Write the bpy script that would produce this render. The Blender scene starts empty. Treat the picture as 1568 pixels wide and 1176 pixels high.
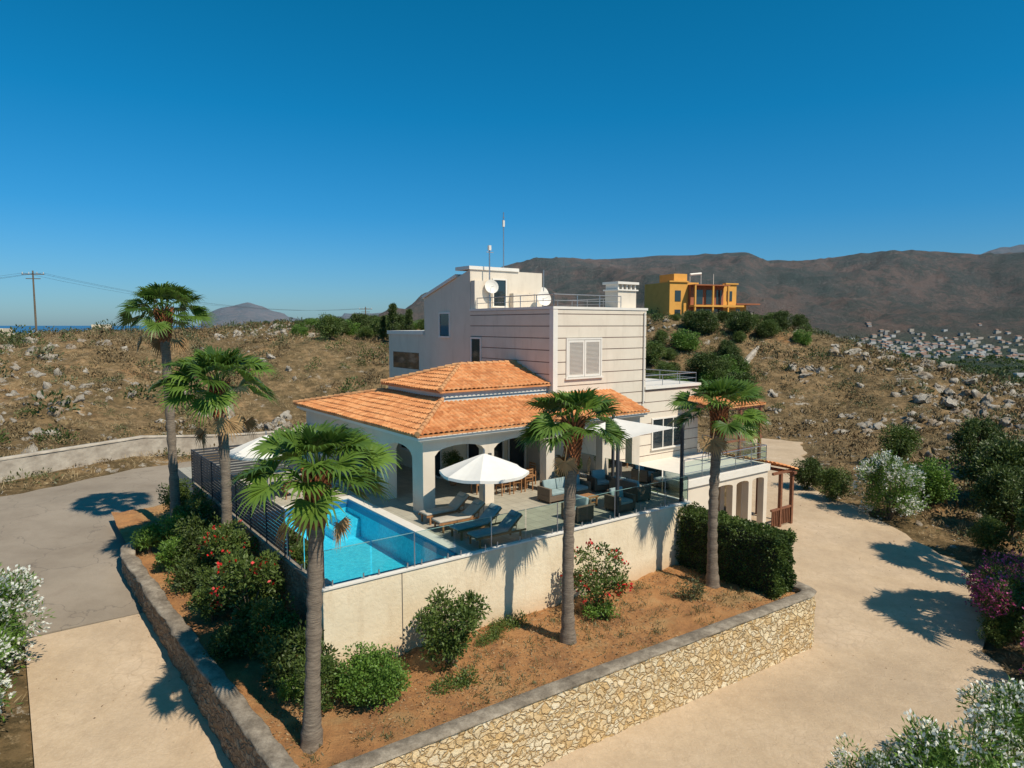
import bpy, math, random
import numpy as np
from mathutils import Vector, Matrix
random.seed(5); RNG=np.random.default_rng(7)
S=bpy.context.scene
PHI=math.atan2(.6,.8); OX,OY=-4.95,17.67
def W(a,b,z=0): return (OX+.8*a-.6*b, OY+.6*a+.8*b, z)
def toab(x,y):
    dx=x-OX; dy=y-OY
    return .8*dx+.6*dy, -.6*dx+.8*dy
# ------------------------------------------------------------ node helpers
def newmat(name):
    m=bpy.data.materials.new(name); m.use_nodes=True
    nt=m.node_tree; b=nt.nodes['Principled BSDF']
    return m,nt,b
def N(nt,t,**k):
    n=nt.nodes.new(t)
    for a,v in k.items(): setattr(n,a,v)
    return n
def col(c): return (c[0],c[1],c[2],1)
def ramp(nt,fac,stops):
    r=N(nt,'ShaderNodeValToRGB'); e=r.color_ramp.elements
    e[0].position=stops[0][0]; e[0].color=col(stops[0][1])
    e[1].position=stops[-1][0]; e[1].color=col(stops[-1][1])
    for p,c in stops[1:-1]:
        x=e.new(p); x.color=col(c)
    nt.links.new(fac,r.inputs[0]); return r.outputs[0]
def noise(nt,vec,scale,detail=6,rough=.6):
    n=N(nt,'ShaderNodeTexNoise'); n.inputs['Scale'].default_value=scale
    n.inputs['Detail'].default_value=detail; n.inputs['Roughness'].default_value=rough
    if vec is not None: nt.links.new(vec,n.inputs['Vector'])
    return n.outputs['Fac']
def mixc(nt,f,a,b,mode='MIX'):
    m=N(nt,'ShaderNodeMix',data_type='RGBA',blend_type=mode)
    for s,v in ((0,f),(6,a),(7,b)):
        if hasattr(v,'type') and hasattr(v,'is_output'): nt.links.new(v,m.inputs[s])
        elif s==0: m.inputs[0].default_value=v
        else: m.inputs[s].default_value=col(v)
    return m.outputs[2]
def mth(nt,op,a,b=None,clamp=False):
    m=N(nt,'ShaderNodeMath',operation=op,use_clamp=clamp)
    for i,v in enumerate((a,b)):
        if v is None: continue
        if hasattr(v,'is_output'): nt.links.new(v,m.inputs[i])
        else: m.inputs[i].default_value=v
    return m.outputs[0]
def maprange(nt,v,a,b,c=0,d=1):
    m=N(nt,'ShaderNodeMapRange'); nt.links.new(v,m.inputs[0])
    for i,x in enumerate((a,b,c,d)): m.inputs[i+1].default_value=x
    return m.outputs[0]
def bump(nt,b,h,strength=.4,dist=.02,prev=None):
    n=N(nt,'ShaderNodeBump'); n.inputs['Strength'].default_value=strength; n.inputs['Distance'].default_value=dist
    nt.links.new(h,n.inputs['Height'])
    if prev is not None: nt.links.new(prev,n.inputs['Normal'])
    nt.links.new(n.outputs[0],b.inputs['Normal']); return n.outputs[0]
def pos(nt): return N(nt,'ShaderNodeNewGeometry').outputs['Position']
def simple(name,c1,c2=None,scale=3,rough=.7,bs=.15,bscale=40,bd=.01,metal=0,detail=6):
    m,nt,b=newmat(name); p=pos(nt)
    if c2 is None: c2=tuple(x*.82 for x in c1)
    f=noise(nt,p,scale,detail)
    nt.links.new(ramp(nt,f,[(.3,c2),(.7,c1)]),b.inputs['Base Color'])
    b.inputs['Roughness'].default_value=rough; b.inputs['Metallic'].default_value=metal
    if bs: bump(nt,b,noise(nt,p,bscale,4),bs,bd)
    return m
def leafmat(name,dark,light,trans=.25,rough=.55,var2=None):
    m,nt,b=newmat(name)
    at=N(nt,'ShaderNodeAttribute',attribute_name='v')
    c=ramp(nt,at.outputs['Fac'],[(0,dark),(1,light)] if var2 is None else [(0,dark),(.75,light),(1,var2)])
    nt.links.new(c,b.inputs['Base Color']); b.inputs['Roughness'].default_value=rough
    if trans>0:
        tr=N(nt,'ShaderNodeBsdfTranslucent'); nt.links.new(c,tr.inputs[0])
        mx=N(nt,'ShaderNodeMixShader'); mx.inputs[0].default_value=trans
        nt.links.new(b.outputs[0],mx.inputs[1]); nt.links.new(tr.outputs[0],mx.inputs[2])
        nt.links.new(mx.outputs[0],nt.nodes['Material Output'].inputs[0])
    return m
# ------------------------------------------------------------ mesh builder
class MB:
    def __init__(s): s.v=[];s.f=[];s.m=[]
    def add(s,vs,fs,m=0):
        o=len(s.v); s.v+= [tuple(x) for x in vs]; s.f+=[tuple(i+o for i in f) for f in fs]; s.m+=[m]*len(fs)
    def box(s,x0,x1,y0,y1,z0,z1,m=0):
        s.add([(x0,y0,z0),(x1,y0,z0),(x1,y1,z0),(x0,y1,z0),(x0,y0,z1),(x1,y0,z1),(x1,y1,z1),(x0,y1,z1)],
              [(0,3,2,1),(4,5,6,7),(0,1,5,4),(1,2,6,5),(2,3,7,6),(3,0,4,7)],m)
    def obox(s,M,sx,sy,sz,m=0):
        vs=[M@Vector((x*sx/2,y*sy/2,z*sz/2)) for z in(-1,1) for x,y in((-1,-1),(1,-1),(1,1),(-1,1))]
        s.add(vs,[(0,3,2,1),(4,5,6,7),(0,1,5,4),(1,2,6,5),(2,3,7,6),(3,0,4,7)],m)
    def tube(s,pts,rad,n=8,m=0,cap=True):
        pts=[Vector(p) for p in pts]
        if not hasattr(rad,'__len__'): rad=[rad]*len(pts)
        vs=[]
        for i,p in enumerate(pts):
            d=(pts[min(i+1,len(pts)-1)]-pts[max(i-1,0)]).normalized()
            up=Vector((0,0,1)) if abs(d.z)<.9 else Vector((1,0,0))
            x=d.cross(up).normalized(); y=d.cross(x)
            for k in range(n):
                t=2*math.pi*k/n; vs.append(p+(x*math.cos(t)+y*math.sin(t))*rad[i])
        fs=[]
        for i in range(len(pts)-1):
            for k in range(n):
                a=i*n+k;b=i*n+(k+1)%n; fs.append((a,b,b+n,a+n))
        if cap: fs.append(tuple(range(n))[::-1]); fs.append(tuple(range((len(pts)-1)*n,len(pts)*n)))
        s.add(vs,fs,m)
    def prism(s,poly,z0,z1,m=0):
        n=len(poly); zz0=z0 if hasattr(z0,'__len__') else [z0]*n; zz1=z1 if hasattr(z1,'__len__') else [z1]*n
        vs=[(p[0],p[1],z) for p,z in zip(poly,zz0)]+[(p[0],p[1],z) for p,z in zip(poly,zz1)]
        s.add(vs,[tuple(range(n))[::-1],tuple(range(n,2*n))]+[(i,(i+1)%n,(i+1)%n+n,i+n) for i in range(n)],m)
    def build(s,name,mats,parent=None,smooth=False,loc=None,rot=0,bevel=0):
        me=bpy.data.meshes.new(name); me.from_pydata(s.v,[],s.f)
        for m in mats: me.materials.append(m)
        me.polygons.foreach_set('material_index',s.m)
        if smooth: me.polygons.foreach_set('use_smooth',[True]*len(s.f))
        me.update()
        o=bpy.data.objects.new(name,me); S.collection.objects.link(o)
        if parent: o.parent=parent
        if loc: o.location=loc; o.rotation_euler[2]=rot
        if bevel:
            bm=o.modifiers.new('bevel','BEVEL'); bm.width=bevel; bm.segments=2; bm.limit_method='ANGLE'
        return o
def empty(name,loc=(0,0,0),rot=0):
    e=bpy.data.objects.new(name,None); S.collection.objects.link(e); e.location=loc; e.rotation_euler[2]=rot; return e
def npmesh(name,verts,quads,mats,midx=None,val=None,smooth=False):
    me=bpy.data.meshes.new(name)
    nv=len(verts); k=quads.shape[1]; nf=len(quads)
    me.vertices.add(nv); me.vertices.foreach_set('co',np.ascontiguousarray(verts,dtype=np.float32).ravel())
    me.loops.add(nf*k); me.loops.foreach_set('vertex_index',np.ascontiguousarray(quads,dtype=np.int32).ravel())
    me.polygons.add(nf); me.polygons.foreach_set('loop_start',np.arange(0,nf*k,k,dtype=np.int32))
    for m in mats: me.materials.append(m)
    if midx is not None: me.polygons.foreach_set('material_index',np.asarray(midx,dtype=np.int32))
    if smooth: me.polygons.foreach_set('use_smooth',np.ones(nf,dtype=bool))
    if val is not None:
        at=me.attributes.new('v','FLOAT','FACE'); at.data.foreach_set('value',np.asarray(val,dtype=np.float32))
    me.update(calc_edges=True)
    return me
def link(name,me,loc=(0,0,0),rot=0,scale=1,parent=None):
    o=bpy.data.objects.new(name,me); S.collection.objects.link(o)
    o.location=loc;o.rotation_euler[2]=rot
    o.scale=(scale,)*3 if not hasattr(scale,'__len__') else scale
    if parent:o.parent=parent
    return o
def leaf_quads(c,L,Wd,rng,up=.3,dirs=None):
    n=len(c)
    d=rng.normal(size=(n,3)) if dirs is None else dirs+rng.normal(size=(n,3))*.5
    d[:,2]+=up; d/=np.linalg.norm(d,axis=1)[:,None]+1e-6
    r=rng.normal(size=(n,3)); s=np.cross(d,r); s/=np.linalg.norm(s,axis=1)[:,None]+1e-6
    L=np.broadcast_to(L,(n,))[:,None]; Wd=np.broadcast_to(Wd,(n,))[:,None]
    v=np.stack([c,c+d*L*.5+s*Wd*.5,c+d*L,c+d*L*.5-s*Wd*.5],1).reshape(-1,3)
    q=np.arange(n*4).reshape(n,4); return v,q
# ------------------------------------------------------------ materials
M={}
def rendermat(name,c1,c2,stain,sm=.5):
    m,nt,b=newmat(name); p=pos(nt)
    c=ramp(nt,noise(nt,p,1.1,6),[(.3,c2),(.7,c1)])
    mp=N(nt,'ShaderNodeMapping'); mp.inputs['Scale'].default_value=(1,1,.16); nt.links.new(p,mp.inputs[0])
    c=mixc(nt,maprange(nt,noise(nt,mp.outputs[0],2.6,8,.7),.52,.78,0,sm),c,stain)
    nt.links.new(c,b.inputs['Base Color']); b.inputs['Roughness'].default_value=.85
    bump(nt,b,noise(nt,p,45,4),.15,.01); return m
M['white']=rendermat('white_render',(.70,.61,.495),(.64,.55,.44),(.46,.38,.29),.5)
M['whitetrim']=simple('white_trim_paint',(.76,.705,.625),(.70,.645,.565),2,.55,0)
M['groove']=simple('groove_shadow_paint',(.26,.18,.14),bs=0)
m,nt,b=newmat('terracotta_tiles'); p=pos(nt)
vo=N(nt,'ShaderNodeTexVoronoi'); vo.inputs['Scale'].default_value=4; nt.links.new(p,vo.inputs['Vector'])
sep=N(nt,'ShaderNodeSeparateColor'); nt.links.new(vo.outputs['Color'],sep.inputs[0])
c=ramp(nt,sep.outputs[0],[(0,(.48,.175,.055)),(.5,(.62,.25,.085)),(1,(.70,.34,.14))])
c=mixc(nt,maprange(nt,noise(nt,p,2.2,6),.45,.75,0,.4),c,(.38,.16,.07))
nt.links.new(c,b.inputs['Base Color']); b.inputs['Roughness'].default_value=.8; bump(nt,b,noise(nt,p,50),.2,.01); M['tile']=m
M['cap']=simple('ridge_tile',(.62,.34,.15),(.46,.2,.08),3,.8)
m,nt,b=newmat('cream_render'); p=pos(nt)
c=ramp(nt,noise(nt,p,.7,8,.65),[(.3,(.70,.57,.39)),(.7,(.82,.70,.51))])
mp=N(nt,'ShaderNodeMapping'); mp.inputs['Scale'].default_value=(1,1,.25); nt.links.new(p,mp.inputs[0])
c=mixc(nt,maprange(nt,noise(nt,mp.outputs[0],3,9,.75),.5,.75,0,.5),c,(.52,.38,.23))
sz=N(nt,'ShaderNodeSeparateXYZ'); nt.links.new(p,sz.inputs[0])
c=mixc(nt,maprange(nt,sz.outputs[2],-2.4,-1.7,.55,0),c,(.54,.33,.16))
nt.links.new(c,b.inputs['Base Color']); b.inputs['Roughness'].default_value=.9
bump(nt,b,noise(nt,p,8,9,.7),.55,.04); M['cream']=m
m,nt,b=newmat('window_glass'); b.inputs['Base Color'].default_value=(.02,.03,.035,1); b.inputs['Roughness'].default_value=.04; b.inputs['Specular IOR Level'].default_value=.8; M['glassdark']=m
def clearglass(name,tint,f0):
    m,nt,b=newmat(name)
    t=N(nt,'ShaderNodeBsdfTransparent'); t.inputs[0].default_value=col(tint)
    g=N(nt,'ShaderNodeBsdfGlossy'); g.inputs['Roughness'].default_value=.03
    fr=N(nt,'ShaderNodeFresnel'); fr.inputs[0].default_value=f0
    mx=N(nt,'ShaderNodeMixShader'); nt.links.new(fr.outputs[0],mx.inputs[0]); nt.links.new(t.outputs[0],mx.inputs[1]); nt.links.new(g.outputs[0],mx.inputs[2])
    nt.links.new(mx.outputs[0],nt.nodes['Material Output'].inputs[0]); return m,nt,g,fr
M['glass'],_,_,_=clearglass('railing_glass',(.72,.84,.80),1.5)
M['glassedge']=simple('glass_edge',(.25,.42,.38),rough=.2,bs=0)
M['steel']=simple('steel',(.45,.45,.46),rough=.35,metal=.8,bs=0)
M['darkmetal']=simple('dark_metal',(.055,.058,.065),(.04,.042,.05),rough=.5,bs=0)
M['wood']=simple('teak_wood',(.40,.20,.08),(.26,.12,.05),9,.6,.2,30)
M['wooddark']=simple('stained_wood',(.27,.11,.055),(.16,.065,.035),6,.6,.2,30)
M['canvas']=simple('canvas_white',(.76,.73,.67),(.70,.67,.61),2,.9,.1,30)
M['cushbeige']=simple('cushion_beige',(.50,.44,.35),(.42,.37,.30),5,.9,.3,60)
M['cushblue']=simple('cushion_greyblue',(.30,.38,.37),(.23,.30,.30),5,.9,.3,60)
M['rattan']=simple('rattan',(.18,.13,.09),(.12,.085,.055),30,.8,.4,80)
M['pot']=simple('terracotta_pot',(.5,.22,.1),(.4,.17,.08),4,.8)
m,nt,b=newmat('terrace_tiles'); p=pos(nt)
mp=N(nt,'ShaderNodeMapping'); mp.inputs['Rotation'].default_value=(0,0,-PHI); nt.links.new(p,mp.inputs[0])
br=N(nt,'ShaderNodeTexBrick'); br.offset=0; br.inputs['Scale'].default_value=1; br.inputs['Brick Width'].default_value=.5; br.inputs['Row Height'].default_value=.5; br.inputs['Mortar Size'].default_value=.008
br.inputs['Color1'].default_value=(.46,.42,.33,1); br.inputs['Color2'].default_value=(.39,.355,.28,1); br.inputs['Mortar'].default_value=(.2,.18,.15,1)
nt.links.new(mp.outputs[0],br.inputs[0]); nt.links.new(mixc(nt,maprange(nt,noise(nt,p,2),.4,.7,0,.4),br.outputs[0],(.31,.28,.22)),b.inputs['Base Color']); b.inputs['Roughness'].default_value=.6; M['deck']=m
def stonemat(name,cols,mortar,scale=4.6,strength=1):
    m,nt,b=newmat(name); p=pos(nt)
    nz=N(nt,'ShaderNodeTexNoise'); nz.inputs['Scale'].default_value=3.5; nz.inputs['Detail'].default_value=5; nt.links.new(p,nz.inputs['Vector'])
    ad=N(nt,'ShaderNodeVectorMath',operation='MULTIPLY_ADD'); nt.links.new(nz.outputs['Color'],ad.inputs[0]); ad.inputs[1].default_value=(.36,.36,.36); nt.links.new(p,ad.inputs[2])
    ml=N(nt,'ShaderNodeVectorMath',operation='MULTIPLY'); nt.links.new(ad.outputs[0],ml.inputs[0]); ml.inputs[1].default_value=(1,1,1.3)
    v1=N(nt,'ShaderNodeTexVoronoi'); v1.inputs['Scale'].default_value=scale; nt.links.new(ml.outputs[0],v1.inputs['Vector'])
    v2=N(nt,'ShaderNodeTexVoronoi',feature='DISTANCE_TO_EDGE'); v2.inputs['Scale'].default_value=scale; nt.links.new(ml.outputs[0],v2.inputs['Vector'])
    sp=N(nt,'ShaderNodeSeparateColor'); nt.links.new(v1.outputs['Color'],sp.inputs[0])
    c=ramp(nt,sp.outputs[0],[(i/(len(cols)-1),x) for i,x in enumerate(cols)])
    c=mixc(nt,maprange(nt,noise(nt,p,8,9,.8),.46,.72,0,.6),c,cols[2])
    big=maprange(nt,noise(nt,p,.6,5,.7),.52,.64,0,.65)
    c=mixc(nt,big,c,tuple(min(1,x*1.15) for x in mortar))
    gap=maprange(nt,v2.outputs['Distance'],.0,.025,0,1); e=maprange(nt,v2.outputs['Distance'],.02,.16,0,1)
    c=mixc(nt,mth(nt,'ADD',mth(nt,'MULTIPLY',maprange(nt,v2.outputs['Distance'],.02,.07,0,1),.8),.1),mortar,c); c=mixc(nt,mth(nt,'ADD',mth(nt,'MULTIPLY',gap,.6),.4),tuple(x*.5 for x in mortar),c)
    nt.links.new(c,b.inputs['Base Color']); b.inputs['Roughness'].default_value=.9
    h=mth(nt,'ADD',e,mth(nt,'MULTIPLY',noise(nt,p,9,8,.7),1.1))
    bump(nt,b,h,.9,.09); return m
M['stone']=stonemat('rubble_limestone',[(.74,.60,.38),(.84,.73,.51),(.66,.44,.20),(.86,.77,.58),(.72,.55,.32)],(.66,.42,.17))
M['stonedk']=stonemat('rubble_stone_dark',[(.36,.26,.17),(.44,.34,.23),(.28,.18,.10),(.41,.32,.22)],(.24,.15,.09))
m,nt,b=newmat('weathered_cement'); p=pos(nt)
c=ramp(nt,noise(nt,p,2.2,10,.78),[(.34,(.11,.085,.06)),(.5,(.235,.19,.14)),(.68,(.43,.36,.275))])
nt.links.new(c,b.inputs['Base Color']); b.inputs['Roughness'].default_value=.95; bump(nt,b,noise(nt,p,16,9,.75),.8,.04); M['cement']=m
M['fieldwall']=simple('field_wall_cement',(.50,.44,.36),(.30,.25,.20),1.5,.95,.4,12,.03,detail=10)
m,nt,b=newmat('garden_soil'); p=pos(nt)
c=ramp(nt,noise(nt,p,1.1,8,.7),[(.3,(.30,.135,.052)),(.5,(.50,.235,.083)),(.7,(.58,.31,.125))])
c=mixc(nt,maprange(nt,noise(nt,p,18,8,.85),.52,.64,0,.7),c,(.22,.125,.06))
c=mixc(nt,maprange(nt,noise(nt,p,.55,6),.54,.68,0,.55),c,(.38,.28,.13))
nt.links.new(c,b.inputs['Base Color']); b.inputs['Roughness'].default_value=.95; bump(nt,b,noise(nt,p,14,9,.8),1,.1); M['soil']=m
m,nt,b=newmat('driveway_concrete'); p=pos(nt)
c=ramp(nt,noise(nt,p,.3,9,.7),[(.3,(.40,.285,.18)),(.5,(.50,.37,.24)),(.7,(.585,.445,.305))])
c=mixc(nt,maprange(nt,noise(nt,p,3.0,9,.82),.45,.66,0,.5),c,(.35,.25,.16))
c=mixc(nt,maprange(nt,noise(nt,p,14,6,.8),.52,.66,0,.35),c,(.62,.50,.37))
c=mixc(nt,maprange(nt,noise(nt,p,.13,6,.7),.52,.66,0,.45),c,(.34,.255,.175))
vp=N(nt,'ShaderNodeTexVoronoi',feature='DISTANCE_TO_EDGE'); vp.inputs['Scale'].default_value=2.3
nz=N(nt,'ShaderNodeTexNoise'); nz.inputs['Scale'].default_value=2; nt.links.new(p,nz.inputs['Vector'])
ad=N(nt,'ShaderNodeVectorMath',operation='MULTIPLY_ADD'); nt.links.new(nz.outputs['Color'],ad.inputs[0]); ad.inputs[1].default_value=(.5,.5,0); nt.links.new(p,ad.inputs[2]); nt.links.new(ad.outputs[0],vp.inputs['Vector'])
jl=maprange(nt,vp.outputs['Distance'],.0,.07,1,0)
c=mixc(nt,mth(nt,'MULTIPLY',jl,maprange(nt,noise(nt,p,.3,5),.50,.66,.0,.30)),c,(.27,.19,.12))
nt.links.new(c,b.inputs['Base Color']); b.inputs['Roughness'].default_value=.9
bump(nt,b,mth(nt,'SUBTRACT',noise(nt,p,9,8,.75),mth(nt,'MULTIPLY',jl,.12)),.8,.03); M['conc']=m
m,nt,b=newmat('aged_asphalt'); p=pos(nt)
c=ramp(nt,noise(nt,p,.22,9,.72),[(.3,(.21,.165,.12)),(.52,(.295,.24,.18)),(.75,(.37,.305,.235))])
c=mixc(nt,maprange(nt,noise(nt,p,60,3),.4,.7,0,.4),c,(.16,.13,.10))
c=mixc(nt,maprange(nt,noise(nt,p,1.1,7,.75),.54,.68,0,.35),c,(.20,.15,.11))
vc=N(nt,'ShaderNodeTexVoronoi',feature='DISTANCE_TO_EDGE'); vc.inputs['Scale'].default_value=.3
nz=N(nt,'ShaderNodeTexNoise'); nz.inputs['Scale'].default_value=1.3; nz.inputs['Detail'].default_value=6; nt.links.new(p,nz.inputs['Vector'])
ad=N(nt,'ShaderNodeVectorMath',operation='MULTIPLY_ADD'); nt.links.new(nz.outputs['Color'],ad.inputs[0]); ad.inputs[1].default_value=(1.6,1.6,0); nt.links.new(p,ad.inputs[2]); nt.links.new(ad.outputs[0],vc.inputs['Vector'])
c=mixc(nt,maprange(nt,vc.outputs['Distance'],0,.01,.5,0),c,(.1,.08,.065))
nt.links.new(c,b.inputs['Base Color']); b.inputs['Roughness'].default_value=.9; bump(nt,b,noise(nt,p,70,3),.4,.01); M['asph']=m
# terrain
m,nt,b=newmat('terrain_ground'); p=pos(nt)
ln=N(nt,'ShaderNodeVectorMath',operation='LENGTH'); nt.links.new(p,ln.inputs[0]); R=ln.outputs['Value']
sz=N(nt,'ShaderNodeSeparateXYZ'); nt.links.new(p,sz.inputs[0])
near=ramp(nt,noise(nt,p,.13,8,.72),[(.32,(.13,.085,.042)),(.46,(.20,.135,.065)),(.58,(.31,.20,.10)),(.72,(.34,.155,.06))])
near=mixc(nt,maprange(nt,noise(nt,p,1.1,8,.8),.44,.56,0,.8),near,(.085,.062,.030))
near=mixc(nt,maprange(nt,noise(nt,p,2.7,6,.75),.56,.62,0,.7),near,(.36,.26,.145))
near=mixc(nt,maprange(nt,noise(nt,p,.4,9,.78),.595,.63,0,.85),near,(.44,.39,.32))
near=mixc(nt,maprange(nt,noise(nt,p,.5,8,.85),.42,.36,0,.8),near,(.075,.085,.032))
val=ramp(nt,noise(nt,p,.012,9,.75),[(.35,(.04,.065,.025)),(.5,(.07,.10,.04)),(.6,(.16,.145,.075)),(.7,(.05,.075,.025))])
vv=N(nt,'ShaderNodeTexVoronoi'); vv.inputs['Scale'].default_value=.09; nt.links.new(p,vv.inputs['Vector'])
val=mixc(nt,maprange(nt,vv.outputs['Distance'],.5,.3,0,.75),val,(.028,.045,.018))
mt=ramp(nt,noise(nt,p,.0035,12,.75),[(.36,(.060,.066,.036)),(.47,(.115,.088,.055)),(.56,(.20,.118,.072)),(.68,(.17,.13,.095))])
mt=mixc(nt,maprange(nt,noise(nt,p,.012,11,.85),.48,.57,0,.75),mt,(.045,.058,.028))
mt=mixc(nt,maprange(nt,noise(nt,p,.03,8,.85),.58,.64,0,.55),mt,(.29,.245,.195))
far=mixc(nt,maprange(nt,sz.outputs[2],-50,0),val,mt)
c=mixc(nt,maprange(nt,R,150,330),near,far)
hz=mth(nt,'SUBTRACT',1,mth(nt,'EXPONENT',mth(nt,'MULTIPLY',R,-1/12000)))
c=mixc(nt,hz,c,(.24,.34,.46))  # aerial haze painted into the base colour, growing with distance from the origin
nt.links.new(c,b.inputs['Base Color']); b.inputs['Roughness'].default_value=1; b.inputs['Specular IOR Level'].default_value=.1
n1=bump(nt,b,noise(nt,p,2.5,7,.8),.9,.2)
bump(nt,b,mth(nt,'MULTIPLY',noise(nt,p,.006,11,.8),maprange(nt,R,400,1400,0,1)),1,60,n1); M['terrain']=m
m,nt,b=newmat('limestone'); p=pos(nt)
c=ramp(nt,noise(nt,p,1.6,9,.8),[(.34,(.20,.165,.125)),(.48,(.40,.35,.285)),(.66,(.64,.58,.49))])
c=mixc(nt,maprange(nt,noise(nt,p,.6,7),.50,.62,0,.75),c,(.32,.22,.13))
nt.links.new(c,b.inputs['Base Color']); b.inputs['Roughness'].default_value=.95; bump(nt,b,noise(nt,p,4.5,8,.85),1,.2); M['rock']=m
m,nt,b=newmat('sea_water'); b.inputs['Base Color'].default_value=(.03,.13,.27,1); b.inputs['Roughness'].default_value=.5; M['sea']=m
M['water'],nt,g,fr=clearglass('pool_water',(.76,.98,1.0),1.33)
p=pos(nt); bp=N(nt,'ShaderNodeBump'); bp.inputs['Strength'].default_value=.4; bp.inputs['Distance'].default_value=.03
nt.links.new(noise(nt,p,4,4),bp.inputs['Height']); nt.links.new(bp.outputs[0],g.inputs['Normal']); nt.links.new(bp.outputs[0],fr.inputs['Normal'])
m,nt,b=newmat('pool_mosaic'); p=pos(nt)
mp=N(nt,'ShaderNodeMapping'); mp.inputs['Rotation'].default_value=(0,0,-PHI); nt.links.new(p,mp.inputs[0])
vo=N(nt,'ShaderNodeTexVoronoi'); vo.inputs['Scale'].default_value=12; nt.links.new(mp.outputs[0],vo.inputs['Vector'])
sp=N(nt,'ShaderNodeSeparateColor'); nt.links.new(vo.outputs['Color'],sp.inputs[0])
c=ramp(nt,sp.outputs[0],[(0,(.035,.50,.68)),(1,(.10,.68,.84))])
nt.links.new(c,b.inputs['Base Color']); b.inputs['Roughness'].default_value=.5; M['mosaic']=m
M['mosaicdk']=simple('pool_band_mosaic',(.02,.20,.40),(.015,.15,.32),12,.4,0)
# foliage
M['palm']=leafmat('palm_fan_leaf',(.045,.095,.015),(.155,.255,.038),.30,.4)
M['dead']=leafmat('dead_palm_leaf',(.24,.13,.05),(.46,.30,.14),.15,.8)
M['boot']=simple('palm_boots',(.42,.15,.055),(.20,.075,.03),12,.9,.6,30,.03)
m,nt,b=newmat('palm_trunk'); p=pos(nt); mp=N(nt,'ShaderNodeMapping'); mp.inputs['Scale'].default_value=(1,1,7); nt.links.new(p,mp.inputs[0])
c=ramp(nt,noise(nt,mp.outputs[0],4,8,.7),[(.3,(.10,.075,.055)),(.7,(.31,.245,.18))]); nt.links.new(c,b.inputs['Base Color']); b.inputs['Roughness'].default_value=.95
bump(nt,b,noise(nt,mp.outputs[0],6,8,.7),.9,.04); M['trunk']=m
M['bark']=simple('bark',(.2,.15,.1),(.1,.075,.05),8,.95,.5,30,.02)
M['leafd']=leafmat('leaf_dark_green',(.028,.048,.010),(.105,.15,.030))
M['leafm']=leafmat('leaf_mid_green',(.038,.070,.012),(.15,.21,.038))
M['leafb']=leafmat('leaf_bright_green',(.048,.105,.013),(.18,.31,.043))
M['leafol']=leafmat('leaf_olive',(.045,.056,.020),(.165,.165,.062),.15)
M['leafdry']=leafmat('dry_scrub',(.085,.056,.025),(.27,.19,.09),0,.9)
M['leafye']=leafmat('dry_grass',(.26,.18,.09),(.50,.38,.21),0,.9)
M['litter']=leafmat('leaf_litter',(.12,.07,.035),(.42,.28,.14),0,.9)
M['flw']=leafmat('white_blossom',(.66,.66,.56),(.85,.85,.78),.3)
M['flr']=leafmat('red_blossom',(.42,.008,.008),(.70,.02,.018),.1)
M['flp']=leafmat('magenta_blossom',(.38,.05,.15),(.72,.16,.36),.3)
# ------------------------------------------------------------ terrain maths
def hash2(ix,iy,s):
    h=(ix.astype(np.int64)*374761393+iy.astype(np.int64)*668265263+s*1442695041)&0xffffffff
    h=((h^(h>>13))*1274126177)&0xffffffff
    return ((h^(h>>16))&0xffffff)/float(0xffffff)
def vn(x,y,s=0):
    ix=np.floor(x);iy=np.floor(y);fx=x-ix;fy=y-iy
    fx=fx*fx*(3-2*fx);fy=fy*fy*(3-2*fy)
    a=hash2(ix,iy,s);b_=hash2(ix+1,iy,s);c_=hash2(ix,iy+1,s);d=hash2(ix+1,iy+1,s)
    return (a+(b_-a)*fx)*(1-fy)+(c_+(d-c_)*fx)*fy
def fbm(x,y,o=4,s=0):
    t=0;A=.5
    for i in range(o):
        t=t+A*(vn(x,y,s+i)-.5)*2; x=x*2.03+3.1;y=y*2.01+7.7;A*=.5
    return t
def ridged(x,y,o=5,s=0):
    t=0;A=.5
    for i in range(o):
        t=t+A*(1-np.abs(vn(x,y,s+i)*2-1)); x=x*2.1+1.3;y=y*2.1+5.2;A*=.5
    return t
def ss(a,b_,x):
    t=np.clip((x-a)/(b_-a),0,1); return t*t*(3-2*t)
def G(x,y):
    a,b_=toab(x,y)
    L=np.interp(b_,[-6,11,20,60],[-4.1,-1.8,-1.2,-.8]); Rr=np.interp(b_,[-6,2,10,40],[-4.1,-3.4,-3.1,-2.8])
    s=ss(-3,16,a); return L*(1-s)+Rr*s
DRIVE=[(-14.47,19.53),(-5.35,7.37),(-2,1),(13,2),(13.5,13),(16,22.4),(20.6,28.5),(20.9,31),(20,36),(19,41),(21,48),(25,58),(21.5,60),(17.0,48),(14,40),(7,30),(-8,17),W(-2.5,7.2)[:2]]
ASPH=[W(*q)[:2] for q in [(-2.5,7.2),(-6.5,7.3),(-14,8),(-38,9),(-38,14),(-16,20),(-7,23),(.7,27.1),(8,31),(7,22),(3,18),(0,16),(0,9)]]
def polydist(x,y,P):
    x=np.asarray(x,float);y=np.asarray(y,float)
    d=np.full(x.shape,1e9); ins=np.zeros(x.shape,bool); n=len(P)
    for i in range(n):
        x0,y0=P[i];x1,y1=P[(i+1)%n]; ex=x1-x0;ey=y1-y0
        t=np.clip(((x-x0)*ex+(y-y0)*ey)/(ex*ex+ey*ey),0,1)
        d=np.minimum(d,np.hypot(x-x0-t*ex,y-y0-t*ey))
        if y1!=y0:
            c=((y0>y)!=(y1>y))&(x<(x1-x0)*(y-y0)/(y1-y0)+x0); ins^=c
    return np.where(ins,0,d)
VILLA=[W(*q)[:2] for q in [(-3.5,-5),(15.5,-5.3),(27,2),(27,14),(22,24),(8,24),(0,17),(-3.5,11)]]
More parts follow.
